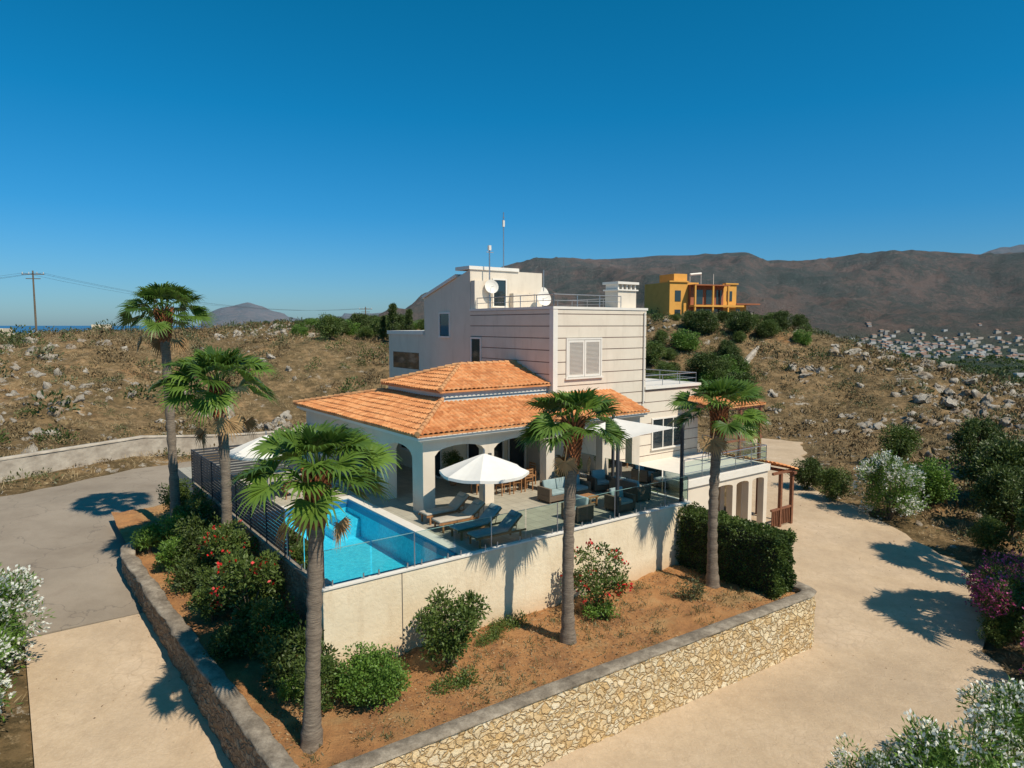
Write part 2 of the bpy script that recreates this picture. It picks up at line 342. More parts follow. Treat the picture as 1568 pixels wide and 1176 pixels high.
def pavedist(x,y): return np.minimum(np.minimum(polydist(x,y,DRIVE),polydist(x,y,ASPH)),polydist(x,y,VILLA))
AZK=[-180,-15,-12,-10,-7.8,-5.7,-3.5,-.2,4.2,11.7,18.8,20.3,24.9,29.7,33.7,36.9,60,180]
H1K=[-60,-60,-20,25,115,180,225,285,315,345,338,295,290,290,272,280,240,100]
H2K=[(-180,-60),(-27,-60),(-25,30),(-23,150),(-21,210),(-19,120),(-17,60),(-13,110),(-10,120),(0,100),(28,300),(31,520),(33,640),(35,740),(37,745),(41,690),(48,500),(60,200),(180,0)]
def terr(x,y):
    r=np.hypot(x,y); dp=pavedist(x,y); k=ss(0,32,dp)
    z=G(x,y)-.13
    hl=8.8*np.exp(-((x+36)/34)**2/2-((y-105)/38)**2/2)
    hr=10.2*np.exp(-((x-33)/24)**2/2-((y-112)/42)**2/2)
    z=z+(hl+hr)*k-.07*np.maximum(0,x-27)*k
    e=ss(0,2.0,dp)
    z=z+e*(.28+.25*fbm(x*.35,y*.35,4,1))+ss(4,20,dp)*(.75*fbm(x*.08,y*.08,3,9)+.55*fbm(x*.5,y*.5,4,21))
    rk=ss(.50,.72,vn(x/11,y/11,77)*.6+vn(x/4,y/4,78)*.4)*ss(4,14,dp)*ss(140,110,r)
    z=z+rk*(.5*np.abs(fbm(x*1.1,y*1.1,4,51))*2)
    f=ss(150,480,r)
    val=-62+10*fbm(x/400,y/400,3,31)
    z=z*(1-f)+val*f
    az=np.degrees(np.arctan2(x,y))
    H1=np.interp(az,AZK,H1K); rd=ridged(x/700,y/700,7,41)
    t=ss(1450,3500,r)
    m1=-62+(H1+62)*(t**1.15)*(1-.5*ss(3700,6000,r))
    m1=m1+(rd-.62)*300*ss(1600,2400,r)*(1-.95*ss(2900,3450,r))*(H1>0)
    H2=np.interp(az,[q[0] for q in H2K],[q[1] for q in H2K])
    m2=-62+(H2+62)*ss(5600,7800,r)+(ridged(x/1100,y/1100,6,61)-.6)*150*ss(6000,7500,r)*(H2>100)
    z=np.maximum(z,np.where(r>1200,m1,-1e3)); z=np.maximum(z,np.where(r>4500,m2,-1e3))
    sea=ss(4300,5000,r)*(az<-24.5); z=z*(1-sea)-140*sea
    return z
rr=np.concatenate([np.linspace(3,150,300),np.geomspace(151.5,9000,210)])
th=np.radians(np.linspace(-95,95,700))
RR,TT=np.meshgrid(rr,th,indexing='ij'); X=RR*np.sin(TT);Y=RR*np.cos(TT); Z=terr(X,Y)
nr,nt_=X.shape; idx=np.arange(nr*nt_).reshape(nr,nt_)
q=np.stack([idx[:-1,:-1],idx[:-1,1:],idx[1:,1:],idx[1:,:-1]],-1).reshape(-1,4)[:,::-1]
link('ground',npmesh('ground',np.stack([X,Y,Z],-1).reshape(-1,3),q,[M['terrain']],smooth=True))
mb=MB(); mb.add([(-60000,-20000,-100),(60000,-20000,-100),(60000,60000,-100),(-60000,60000,-100)],[(0,1,2,3)]); mb.build('sea',[M['sea']])
import bmesh
def pave(name,P,mat,dz,step=.6):
    bm=bmesh.new(); vs=[bm.verts.new((x,y,0)) for x,y in P]; bm.faces.new(vs)
    xs=[p[0] for p in P]; ys=[p[1] for p in P]
    for i in np.arange(min(xs)+step,max(xs),step*2): bmesh.ops.bisect_plane(bm,geom=bm.verts[:]+bm.edges[:]+bm.faces[:],plane_co=(i,0,0),plane_no=(1,0,0))
    for i in np.arange(min(ys)+step,max(ys),step*2): bmesh.ops.bisect_plane(bm,geom=bm.verts[:]+bm.edges[:]+bm.faces[:],plane_co=(0,i,0),plane_no=(0,1,0))
    co=np.array([v.co[:] for v in bm.verts]); zz=G(co[:,0],co[:,1])+dz
    for v,z in zip(bm.verts,zz): v.co.z=z
    ed=[e for e in bm.edges if e.is_boundary]
    r=bmesh.ops.extrude_edge_only(bm,edges=ed)
    for v in [g for g in r['geom'] if isinstance(g,bmesh.types.BMVert)]: v.co.z-=.5
    bmesh.ops.recalc_face_normals(bm,faces=bm.faces[:])
    me=bpy.data.meshes.new(name); bm.to_mesh(me); bm.free(); me.materials.append(mat); link(name,me)
def wobble(P,amp,skip=()):
    out=[]; n=len(P)
    for i in range(n):
        p0=np.array(P[i]);p1=np.array(P[(i+1)%n]); L=np.linalg.norm(p1-p0); k=max(1,int(L/.8)) if i not in skip else 1
        d=(p1-p0)/max(L,1e-6); nn=np.array([-d[1],d[0]])
        for j in range(k):
            t=j/k; q_=p0+(p1-p0)*t; w_=0 if j==0 else amp*float(fbm(np.array([q_[0]*.6]),np.array([q_[1]*.6]),3,12)[0])*2
            out.append(tuple(q_+nn*w_))
    return out
pave('driveway',wobble(DRIVE,.35,(0,1,2,13,14,15,16,17)),M['conc'],0.0); pave('road',wobble(ASPH,.35,(0,1,8,9,10,11,12)),M['asph'],.012)
# ------------------------------------------------------------ rocks & scrub
def ico(sub=2):
    bm=bmesh.new(); bmesh.ops.create_icosphere(bm,subdivisions=sub,radius=1)
    v=np.array([x.co[:] for x in bm.verts]); f=np.array([[x.index for x in g.verts] for g in bm.faces]); bm.free(); return v,f
IV,IF=ico(2); IV3,IF3=ico(3)
def rockvar(seed,V0):
    v=V0.copy(); r=np.random.default_rng(seed)
    n=r.normal(size=(7,3))
    d=np.zeros(len(v))
    for i in range(7): d+=np.sin(v@n[i]*2.6+i)*.10+np.abs(np.sin(v@n[i]*4.1))*-.06
    v*= (1+d)[:,None]
    for _ in range(13):
        n=r.normal(size=3); n/=np.linalg.norm(n); d=r.uniform(.35,.75); s=v@n; v-=np.outer(np.maximum(0,s-d),n)
    v+=r.normal(size=v.shape)*.055; return v
RV=[rockvar(i,IV) for i in range(10)]; RV3=[rockvar(i+50,IV3) for i in range(8)]
def scatter(n,xr,yr,test,rng):
    x=rng.uniform(*xr,n);y=rng.uniform(*yr,n); k=test(x,y); return x[k],y[k]
def rocks(name,x,y,size,rng,flat=(.45,.95),hi=False,lift=.02):
    V=[];F=[];o=0; z=terr(x,y); VV=RV3 if hi else RV; FF=IF3 if hi else IF
    for i in range(len(x)):
        v=VV[rng.integers(len(VV))]; e=rng.uniform(-.6,.6,2); t=rng.uniform(0,6.28)
        Rm=np.array((Matrix.Rotation(t,3,'Z')@Matrix.Rotation(e[0],3,'X')@Matrix.Rotation(e[1],3,'Y')))
        s=size[i]*np.array([rng.uniform(.7,1.5),rng.uniform(.5,1.0),rng.uniform(*flat)])
        w=(v*s)@Rm.T+[x[i],y[i],z[i]+s[2]*lift]
        V.append(w);F.append(FF+o);o+=len(v)
    link(name,npmesh(name,np.concatenate(V),np.concatenate(F),[M['rock']]))
rg=np.random.default_rng(3)
def t1(x,y):
    d=pavedist(x,y); n=vn(x/11,y/11,77)*.6+vn(x/4,y/4,78)*.4+np.where(x>10,.035,0)
    return (d>3.5)&(n+rg.uniform(-.09,.09,x.shape)>.615)&(np.hypot(x,y)<125)&(np.abs(np.arctan2(x,y))<.85)
x,y=scatter(17000,(-85,90),(26,122),t1,rg); sz_=rg.gamma(1.6,.19,len(x))+.1
rocks('limestone_rocks',x,y,np.minimum(sz_,1.2),rg)
ox=[];oy=[];os_=[]
for cx,cy,n,s in [(-20,57,26,1.5),(-33,58,10,.9),(-45,70,12,1.1),(38,58,22,1.1),(44,64,22,1.3),(31,62,14,.9),(34,74,20,1.2),(47,52,16,1.0),(50,60,18,1.1),(-52,60,8,.9),(41,80,18,1.2),(56,66,16,1.2),(38,47,10,.8),(-27,70,12,1.1),(-58,78,10,1.),(62,74,16,1.2),(49,74,16,1.2)]:
    ox+=list(rg.normal(cx,3.8,n));oy+=list(rg.normal(cy,2.2,n));os_+=list(rg.uniform(.3,1,n)**1.3*s)
rocks('limestone_outcrop',np.array(ox),np.array(oy),np.array(os_),rg,(.5,1.1),True,.0)
x,y=scatter(9000,(-45,45),(16,62),lambda x,y:(lambda d,a:(d>.4)&(d<3.0)&(vn(x/2,y/2,5)>.52))(pavedist(x,y),0),rg)
rocks('roadside_rocks',x,y,rg.gamma(1.5,.06,len(x))+.04,rg)
def scrub(name,x,y,size,nl,mat,rng,tall=.8,leaf=.22,lw=.35,zoff=0):
    z=terr(x,y)+zoff; n=len(x)
    c=rng.normal(size=(n,nl,3)); c/=np.linalg.norm(c,axis=2)[:,:,None]; c*=rng.uniform(.5,1,(n,nl,1)); c[:,:,2]=np.abs(c[:,:,2])*tall
    P=np.stack([x,y,z],1)[:,None,:]+c*size[:,None,None]
    v,qd=leaf_quads(P.reshape(-1,3),np.repeat(size,nl)*leaf*2,np.repeat(size,nl)*leaf*2*lw,rng,.5,c.reshape(-1,3))
    val=np.clip(np.repeat(rng.uniform(0,1,n),nl)*.6+rng.uniform(0,.4,n*nl),0,1)
    link(name,npmesh(name,v,qd,[mat],val=val))
tt=lambda th,sc,sd,dmin=1.5:(lambda x,y:(pavedist(x,y)>dmin)&(vn(x/sc,y/sc,sd)*.6+vn(x/(sc/3),y/(sc/3),sd+1)*.4>th)&(np.abs(np.arctan2(x,y))<.85)&(np.hypot(x,y)<128))
x,y=scatter(20000,(-90,95),(22,128),tt(.42,7,11),rg); scrub('dry_scrub',x,y,rg.gamma(2.6,.13,len(x))+.15,24,M['leafdry'],rg,.75,.2,.45)
x,y=scatter(7500,(-90,95),(24,128),tt(.48,10,15),rg); scrub('green_scrub',x,y,rg.gamma(2.4,.16,len(x))+.18,42,M['leafol'],rg,.85,.15,.5)
x,y=scatter(1500,(-90,95),(40,128),tt(.50,10,33,8),rg); scrub('hill_bushes',x,y,rg.gamma(4,.13,len(x))+.3,110,M['leafd'],rg,1.0,.11,.5)
x,y=scatter(15000,(-60,70),(16,90),tt(.38,5,19,.4),rg); scrub('dry_grass',x,y,rg.uniform(.15,.38,len(x)),12,M['leafye'],rg,1,.5,.08)
x,y=scatter(3500,(-50,6),(20,62),lambda x,y:(lambda d:(d>.8)&(d<6)&(vn(x/3,y/3,55)>.45))(polydist(x,y,ASPH))&(pavedist(x,y)>.6),rg); scrub('roadside_scrub',x,y,rg.gamma(3,.12,len(x))+.12,40,M['leafol'],rg,.9,.15,.4)
# ------------------------------------------------------------ shrubs and trees
def cloud(rx,ry,rz,nc,nl,ls,rng,zc=None,cr=.34,shape='ell',lw=.5):
    zc=rz if zc is None else zc
    d=rng.normal(size=(nc,3)); d/=np.linalg.norm(d,axis=1)[:,None]; d*=rng.uniform(.25,.95,(nc,1))**.6
    cc=d*[rx,ry,rz]*(1-cr*.3); cc[:,2]+=zc
    if shape=='cone': t=(cc[:,2]-(zc-rz))/(2*rz); cc[:,:2]*=(1.15-t)[:,None]
    crr=rng.uniform(.5,1.2,nc)*cr*min(rx,ry)
    cv=rng.uniform(0,1,nc)
    k=rng.integers(0,nc,nl)
    e=rng.normal(size=(nl,3)); e/=np.linalg.norm(e,axis=1)[:,None]
    P=cc[k]+e*(crr[k]*rng.uniform(.5,1.18,nl))[:,None]
    P[:,2]=np.maximum(P[:,2],.04)
    v,q=leaf_quads(P,rng.uniform(.7,1.25,nl)*ls,rng.uniform(.7,1.2,nl)*ls*lw,rng,.25,e)
    val=np.clip(cv[k]*.55+rng.uniform(0,.45,nl),0,1)
    return v,q,val,cc,crr,P,e
def shrub(name,rx,ry,rz,nc,nl,ls,mat,seed,fl=0,flm=None,fs=.07,zc=None,cr=.34,lw=.5,trunk=True,shape='ell',topbias=.1,nf=5):
    rng=np.random.default_rng(seed)
    v,q,val,cc,crr,P,e=cloud(rx,ry,rz,nc,nl,ls,rng,zc,cr,shape,lw)
    zc=rz if zc is None else zc
    mi=np.zeros(len(q),int); V=[v];Q=[q];A=[val];MI=[mi];o=len(v)
    if fl:
        Pn=(P-[0,0,zc])/[rx,ry,rz]; sc=np.linalg.norm(Pn,axis=1)+Pn[:,2]*topbias
        cand=np.argsort(-sc)[:int(len(P)*.45)]
        sel=rng.choice(cand,fl)
        nrm=Pn[sel]/np.linalg.norm(Pn[sel],axis=1)[:,None]
        ctr=P[sel]+nrm*ls*.45
        C=np.repeat(ctr,nf,0)+rng.normal(size=(fl*nf,3))*fs*.55
        v2,q2=leaf_quads(C,rng.uniform(.7,1.2,len(C))*fs,rng.uniform(.7,1.2,len(C))*fs*.8,rng,.2,np.repeat(nrm,nf,0))
        V.append(v2);Q.append(q2+o);A.append(rng.uniform(0,1,len(C)));MI.append(np.ones(len(C),int));o+=len(v2)
    if trunk:
        mb=MB()
        for i in range(min(nc,9)):
            t=Vector(cc[i]); b0=Vector((rng.uniform(-.06,.06),rng.uniform(-.06,.06),-.1)); md=(b0+t)/2+Vector((0,0,.1))*rz*.3; md.x*=.6;md.y*=.6
            rad=.03*max(rz,.6) if rz<2 else .06*rz
            mb.tube([b0,md,t],[rad,rad*.6,rad*.25],6)
        qs=np.array([f for f in mb.f if len(f)==4]); V.append(np.array(mb.v));Q.append(qs+o);A.append(np.zeros(len(qs)));MI.append(np.full(len(qs),2))
    return npmesh(name,np.concatenate(V),np.concatenate(Q),[mat,flm or M['flw'],M['bark']],np.concatenate(MI),np.concatenate(A))
# ------------------------------------------------------------ palm
def palm(name,h,lean,seed,nl=34,RL=1.0):
    rng=np.random.default_rng(seed)
    mb=MB()
    n=50; ts=np.linspace(0,1,n); curve=rng.uniform(-.12,.12,2)
    mb.tube([(lean[0]*t**1.6+curve[0]*math.sin(t*3.1),lean[1]*t**1.6+curve[1]*math.sin(t*3.1),h*t-.2) for t in ts],[(.155+.15*math.exp(-t*9)+.02*t+.012*math.sin(i*2.1)+rng.uniform(-.012,.012)) for i,t in enumerate(ts)],14,0,False)
    top=Vector((lean[0],lean[1],h-.25))
    for i in range(130):
        t=i/130; az=i*2.399; z=h-1.25+t*1.25; r=.17+.05*t
        d=Vector((math.cos(az),math.sin(az),0)); lx=Vector((lean[0]*(z/h),lean[1]*(z/h),0))
        a=lx+d*r*.8+Vector((0,0,z)); e=a+d*(.08+.13*t)+Vector((0,0,.18+.08*t))
        mb.tube([a,e],[.055,.02],4,1,False)
    V=[np.array(mb.v)];Q=[np.array([f for f in mb.f if len(f)==4])];MI=[np.array([m for m,f in zip(mb.m,mb.f) if len(f)==4])];A=[rng.uniform(0,1,len(Q[0]))]; o=len(mb.v)
    fv=[];fq=[];fm=[];fa=[]
    for i in range(nl):
        t=i/(nl-1); az=i*2.39996+rng.uniform(-.35,.35)
        el=math.radians(84-100*t**1.0+rng.uniform(-9,9)); dead=(t>.94)
        if dead: el=math.radians(-58+rng.uniform(-12,12))
        hd=Vector((math.cos(az),math.sin(az),0))
        pl=(.55+.6*min(1,t*1.6))*RL*rng.uniform(.8,1.15)
        st=top+hd*.1+Vector((0,0,.30*(1-t)))
        d0=(hd*math.cos(el)+Vector((0,0,math.sin(el)))).normalized()
        e2=el-math.radians(12); d1=(hd*math.cos(e2)+Vector((0,0,math.sin(e2))))
        pm=st+d0*pl*.5; pe=pm+d1*pl*.5
        side=hd.cross(Vector((0,0,1))).normalized()
        wv_=.022
        k=len(fv); fv+=[st-side*wv_*1.4,st+side*wv_*1.4,pm+side*wv_,pm-side*wv_,pe+side*wv_*.7,pe-side*wv_*.7]
        fq+=[(k,k+1,k+2,k+3),(k+3,k+2,k+4,k+5)]; lv=rng.uniform(.1,.9); mm=3 if dead else 2
        fm+=[mm]*2; fa+=[min(1,lv+.3)]*2
        e3=e2-math.radians(rng.uniform(5,30)); f=(hd*math.cos(e3)+Vector((0,0,math.sin(e3)))).normalized()
        up=side.cross(f).normalized()
        if up.z<0: up=-up
        roll=rng.uniform(-.6,.6); s2=(side*math.cos(roll)+up*math.sin(roll)).normalized(); up2=f.cross(s2)
        if up2.z<0: up2=-up2
        ns=24; BL=RL*rng.uniform(.78,1.02)*(1 if not dead else .75)
        for j in range(ns):
            ph=math.radians(-112+224*j/(ns-1)); L=BL*(.70+.30*math.cos(ph*.72))*rng.uniform(.88,1.08)
            dr=(f*math.cos(ph)+s2*math.sin(ph)).normalized()
            pr=(-f*math.sin(ph)+s2*math.cos(ph)).normalized()
            cup=up2*(.20*L*abs(math.sin(ph)))
            wd=L*.062
            m1=pe+dr*L*.45+cup; pleat=up2*.016*L*(1 if j%2 else -1)
            m2=m1+dr*L*.30-Vector((0,0,.04*L)); tp=m2+dr*L*.20-Vector((0,0,rng.uniform(.06,.26)*L))+pr*rng.uniform(-.07,.07)*L
            k=len(fv); fv+=[pe,m1-pr*wd+pleat,m2,m1+pr*wd-pleat, m2-pr*wd*.42,m2+pr*wd*.42,tp]
            fq+=[(k,k+1,k+2,k+3),(k+1,k+4,k+6,k+2),(k+2,k+6,k+5,k+3)]
            fm+=[mm]*3; fa+=[np.clip(lv+rng.uniform(-.2,.2),0,1)]*3
    V.append(np.array([x[:] for x in fv]));Q.append(np.array(fq)+o);MI.append(np.array(fm));A.append(np.array(fa))
    return npmesh(name,np.concatenate(V),np.concatenate(Q),[M['trunk'],M['boot'],M['palm'],M['dead']],np.concatenate(MI),np.concatenate(A))
def putpalm(a,b,z,h,lean,seed,RL=1.,nl=34): link('palm_tree',palm('palm_tree',h,lean,seed,nl,RL),W(a,b,z),0)
putpalm(-1.5,-2.75,-2.4,6.15,(.2,.3),1,.92,36)
putpalm(6.4,-2.5,-2.4,6.55,(.12,.2),2,.88,36)
putpalm(13.6,-2.25,-2.4,6.4,(.1,.1),3,.92,34)
putpalm(-.75,7.3,-1.5,6.45,(-.05,.1),4,1.08,40)
putpalm(-1.35,12.3,-1.2,8.7,(-.15,.0),6,.92,36)
link('palm_tree',palm('palm_tree',7.2,(0,.2),11,26,1.5),(20.8,21.2,-4.2)); link('palm_tree',palm('palm_tree',6.8,(0,.2),12,26,1.4),(23.9,26.9,-3.9))
# ------------------------------------------------------------ VILLA
villa=empty('villa',W(0,0,0),PHI)
WM=[M['white'],M['whitetrim'],M['glassdark'],M['darkmetal'],M['wood'],M['cream'],M['groove']]
def arch_wall(mb,axis,fixed0,fixed1,s0,s1,ops,z0,z1,m=0,n=14):
    def bx(a,b_,c,d):
        if axis=='a': mb.box(a,b_,fixed0,fixed1,c,d,m)
        else: mb.box(fixed0,fixed1,a,b_,c,d,m)
    cur=s0
    for (o0,o1,sp,ri) in ops:
        bx(cur,o0,z0,z1)
        for i in range(n):
            t0=-1+2*i/n;t1=-1+2*(i+1)/n
            h0=sp+ri*math.sqrt(max(0,1-t0*t0)); h1=sp+ri*math.sqrt(max(0,1-t1*t1))
            x0=o0+(o1-o0)*i/n;x1=o0+(o1-o0)*(i+1)/n
            if axis=='a': poly=[(x0,fixed0),(x1,fixed0),(x1,fixed1),(x0,fixed1)]; zz=[h0,h1,h1,h0]
            else: poly=[(fixed0,x0),(fixed1,x0),(fixed1,x1),(fixed0,x1)]; zz=[h0,h0,h1,h1]
            mb.prism(poly,zz,z1,m)
        cur=o1
    bx(cur,s1,z0,z1)
mb=MB()
arch_wall(mb,'a',4.5,4.92,5.5,17.0,[(6.0,8.25,2.15,.33),(8.68,11.35,2.15,.33),(11.8,14.6,2.15,.33),(15.1,16.5,2.15,.3)],0,2.85)
arch_wall(mb,'b',5.5,5.92,4.925,16.3,[(5.3,7.4,2.05,.38),(8.2,13.5,1.75,.7)],0,2.85)
mb.box(5.92,9.0,15.9,16.3,0,2.85)
mb.box(5.1,17.05,4.1,16.5,2.853,3.0,1)
mb.box(5.25,17.0,4.25,16.4,2.75,2.851,0)
mb.box(9.2,13.395,8.4,16.3,0,2.74,5)
mb.box(7.78,13.39,6.85,11.75,3.5,4.22,1)
mb.build('porch_walls',WM,villa)
mb=MB()
def window_a(mb,a0,a1,z0,z1,bf,shutter=False,grid=2,dep=.06):
    f=.08
    mb.box(a0-f,a1+f,bf-dep,bf,z1,z1+f,1);mb.box(a0-f-.06,a1+f+.06,bf-dep-.05,bf,z0-f,z0,1)
    mb.box(a0-f,a0,bf-dep,bf,z0,z1,1);mb.box(a1,a1+f,bf-dep,bf,z0,z1,1)
    if shutter:
        md=(a0+a1)/2
        for q0,q1 in((a0+.02,md-.01),(md+.01,a1-.02)):
            mb.box(q0,q0+.09,bf-.05,bf-.004,z0+.02,z1-.02,1);mb.box(q1-.09,q1,bf-.05,bf-.004,z0+.02,z1-.02,1)
            mb.box(q0+.09,q1-.09,bf-.05,bf-.004,z0+.02,z0+.12,1);mb.box(q0+.09,q1-.09,bf-.05,bf-.004,z1-.12,z1-.02,1)
            k=int((z1-z0-.24)/.06)
            for i in range(k):
                z=z0+.12+i*.06; mb.obox(Matrix.Translation(((q0+q1)/2,bf-.03,z+.03))@Matrix.Rotation(.6,4,'X'),q1-q0-.18,.012,.062,1)
            mb.box(q0+.09,q1-.09,bf-.012,bf-.004,z0+.12,z1-.12,0)
    else:
        mb.box(a0,a1,bf-.012,bf-.004,z0,z1,2)
        for i in range(1,grid):
            x=a0+(a1-a0)*i/grid; mb.box(x-.03,x+.03,bf-.04,bf-.013,z0,z1,1)
def window_b(mb,b0,b1,z0,z1,af,grid=1,dep=.05):
    f=.09
    mb.box(af-dep,af,b0-f,b1+f,z1,z1+f,1);mb.box(af-dep-.03,af,b0-f,b1+f,z0-f,z0,1)
    mb.box(af-dep,af,b0-f,b0,z0,z1,1);mb.box(af-dep,af,b1,b1+f,z0,z1,1)
    mb.box(af-.012,af-.004,b0,b1,z0,z1,2)
    for i in range(1,grid):
        y=b0+(b1-b0)*i/grid; mb.box(af-.04,af-.013,y-.03,y+.03,z0,z1,1)
window_a(mb,10.0,11.9,.05,2.2,8.4,grid=2); window_a(mb,12.3,13.2,.05,2.2,8.4,grid=1)
window_b(mb,9.4,10.4,.05,2.1,9.2); window_b(mb,12.0,13.2,.9,2.1,9.2,2)
window_b(mb,14.6,15.6,.75,2.0,5.5,2)
mb.box(5.40,5.45,14.1,14.5,.7,2.05,1);mb.box(5.40,5.45,15.72,16.12,.7,2.05,1)
window_a(mb,14.2,16.3,4.55,6.3,6.465,True)
window_a(mb,20.1,22.5,.6,2.1,6.475,False,3)
window_b(mb,12.3,13.1,4.9,6.25,13.365); window_b(mb,15.4,16.4,6.35,7.6,13.4)
window_a(mb,14.9,15.7,8.0,9.4,13.3,False,1)
mb.build('windows_and_doors',WM,villa)
mb=MB()
mb.box(13.4,19.5,6.5,13.3,-3.2,7.7)
mb.prism([(13.4,13.3),(18.3,13.3),(18.3,18.2),(13.4,18.2)],-3.2,[9.9,9.9,8.5,8.5])
mb.box(13.4,18.0,18.2,22.8,-2,6.4)
mb.box(19.5,23.8,6.5,13.2,-3.2,3.7)
mb.box(19.5,20.5,9.2,13.0,6.75,7.65); mb.box(19.5,20.1,9.4,12.8,3.7,6.75,2)
mb.box(13.33,19.57,6.43,13.29,7.7,7.82,1)
mb.box(13.3,16.6,13.22,14.6,9.9,10.08,1)
mb.box(13.42,14.5,12.9,13.29,7.82,9.3,0); mb.box(16.0,17.6,12.95,13.29,7.82,8.7,0)
mb.prism([(13.3,14.6),(18.4,14.6),(18.4,18.3),(13.3,18.3)],[9.55,9.55,8.5,8.5],[9.72,9.72,8.66,8.66],1)
mb.box(13.32,18.05,18.31,22.9,6.4,6.62,1)
mb.box(13.44,19.495,6.485,6.499,3.0,7.69,6); mb.box(13.385,13.399,6.72,13.28,3.0,7.69,6)
z=3.1
while z<7.6:
    zt=min(z+.505,7.68)
    mb.box(13.62,19.5,6.465,6.484,z,zt); mb.box(13.365,13.384,6.72,13.28,z,zt); z+=.55
mb.box(13.35,13.62,6.45,6.72,3.0,7.69,1)
mb.box(17.2,23.79,6.49,6.4995,-3,2.99,6); mb.box(19.51,23.79,6.49,6.4995,2.99,3.68,6)
z=-3
while z<3.5:
    mb.box(17.2 if z<2.9 else 19.52,23.8,6.476,6.489,z,min(z+.505,3.68)); z+=.55
mb.box(19.45,23.9,6.4,13.3,3.7,3.84,1)
mb.box(13.385,13.399,18.9,22.2,3.9,5.3,2); mb.box(13.33,13.384,18.8,22.3,3.78,4.3,0)  # flat dark sheet stands in for the shade inside the balcony opening
mb.box(18.0,19.3,7.0,7.9,7.82,8.68); mb.box(17.9,19.4,6.9,8.0,9.0,9.12,1)
for i in range(5): mb.box(18.02+i*.3,18.1+i*.3,7.02,7.88,8.75,9.0,1)
mb.box(17.92,19.38,6.92,7.98,8.68,8.75,1)
mb.build('tower_walls',WM,villa)
mb=MB()
arch_wall(mb,'a',2.4,2.75,17.6,24.2,[(19.9,21.3,-.75,.12),(21.6,22.6,-.75,.12),(22.9,23.9,-.75,.12)],-3.6,-.35)
mb.box(17.6,24.2,2.7501,6.47,-.6,-.351); mb.box(17.5,24.3,2.3,6.47,-.35,-.02,1)
mb.box(17.6,19.9,2.7502,6.47,-3.6,-.61); mb.box(19.9,24.2,5.4,6.46,-3.6,-.61,2)
for a,b_ in((24.0,5.1),(24.0,3.8)): mb.box(a-.18,a+.18,b_-.18,b_+.18,-3.6,-.61)
mb.build('balcony_block',WM,villa)
def railing(mb,p0,p1,z,h,m=0,glass=None,bars=4,step=1.2,r=.02):
    p0=Vector((*p0,z));p1=Vector((*p1,z)); L=(p1-p0).length; n=max(1,int(L/step))
    for i in range(n+1):
        p=p0.lerp(p1,i/n); mb.tube([p,p+Vector((0,0,h))],r,6,m)
    for k in range(bars):
        zz=Vector((0,0,h*(k+1)/bars)); mb.tube([p0+zz,p1+zz],r*(.8 if k<bars-1 else 1.2),6,m)
    if glass is not None:
        d=(p1-p0).normalized(); nrm=Vector((-d.y,d.x,0))*.006
        mb.add([p0-nrm+Vector((0,0,.06)),p1-nrm+Vector((0,0,.06)),p1-nrm+Vector((0,0,h*.92)),p0-nrm+Vector((0,0,h*.92))],[(0,1,2,3)],glass)
mb=MB()
railing(mb,(13.5,6.6),(17.8,6.6),7.82,.55,bars=2); railing(mb,(13.5,6.6),(13.5,12.8),7.82,.55,bars=2); railing(mb,(19.3,8.1),(19.4,13.2),7.82,.55,bars=2)
railing(mb,(19.6,6.6),(23.7,6.6),3.84,.55,bars=2); railing(mb,(23.7,6.6),(23.7,13),3.84,.55,bars=2)
railing(mb,(17.7,2.45),(24.1,2.45),-.02,.95,bars=3,glass=1); railing(mb,(24.1,2.45),(24.1,6.4),-.02,.95,bars=3,glass=1)
mb.build('metal_railings',[M['steel'],M['glass']],villa)
def tiledplane(mb,p0,e,nn,L,T,k0,k1,z0,slope,m=0):
    P=.22; nu=int(L/P*7)+1; us=np.linspace(0,L,nu); ts=[]
    j=0
    while j*.36<T: ts.append((j*.36,0)); ts.append((min((j+1)*.36,T)-.001,min(1,(T-j*.36)/.36))); j+=1
    vs=[];fs=[]
    for t,fr_ in ts:
        for u in us:
            uu=min(max(u,t*k0),L-t*k1); ph=math.pi*uu/P
            jit=.012*math.sin(int(uu/P)*12.9+int(t/.36)*7.1)
            h=.07*abs(math.sin(ph))**.8+.04*(1-fr_)+jit
            vs.append((p0[0]+e[0]*uu+nn[0]*t,p0[1]+e[1]*uu+nn[1]*t,z0+slope*t+h))
    for r_ in range(len(ts)-1):
        for i in range(nu-1): a=r_*nu+i; fs.append((a,a+1,a+1+nu,a+nu))
    mb.add(vs,fs,m)
    mb.add([(p0[0],p0[1],z0-.03),(p0[0]+e[0]*L,p0[1]+e[1]*L,z0-.03),(p0[0]+e[0]*L,p0[1]+e[1]*L,z0+.05),(p0[0],p0[1],z0+.05)],[(0,1,2,3)],m)
def caps(mb,p,q,m=1,r=.095):
    p=Vector(p);q=Vector(q); n=int((q-p).length/.34); d=(q-p)/n
    for i in range(n): a=p+d*i; mb.tube([a+Vector((0,0,.03)),a+d*1.08+Vector((0,0,.0))],[r*1.08,r*.9],10,m)
mb=MB(); s=.33
tiledplane(mb,(5,4),(1,0),(0,1),12.1,2.5,1,0,3.02,s)
tiledplane(mb,(5,16.6),(0,-1),(1,0),12.6,2.8,1.64,1,3.02,s)
tiledplane(mb,(17,16.6),(-1,0),(0,-1),12,4.6,0,.61,3.02,.2)
tiledplane(mb,(7.5,6.6),(1,0),(0,1),5.86,2.65,1,0,4.25,s)
tiledplane(mb,(7.5,11.9),(0,-1),(1,0),5.3,2.65,1,1,4.25,s)
tiledplane(mb,(13.36,11.9),(-1,0),(0,-1),5.86,2.65,0,1,4.25,s)
caps(mb,(5,4,3.1),(7.6,6.6,3.96)); caps(mb,(5,16.6,3.1),(7.7,12,3.95))
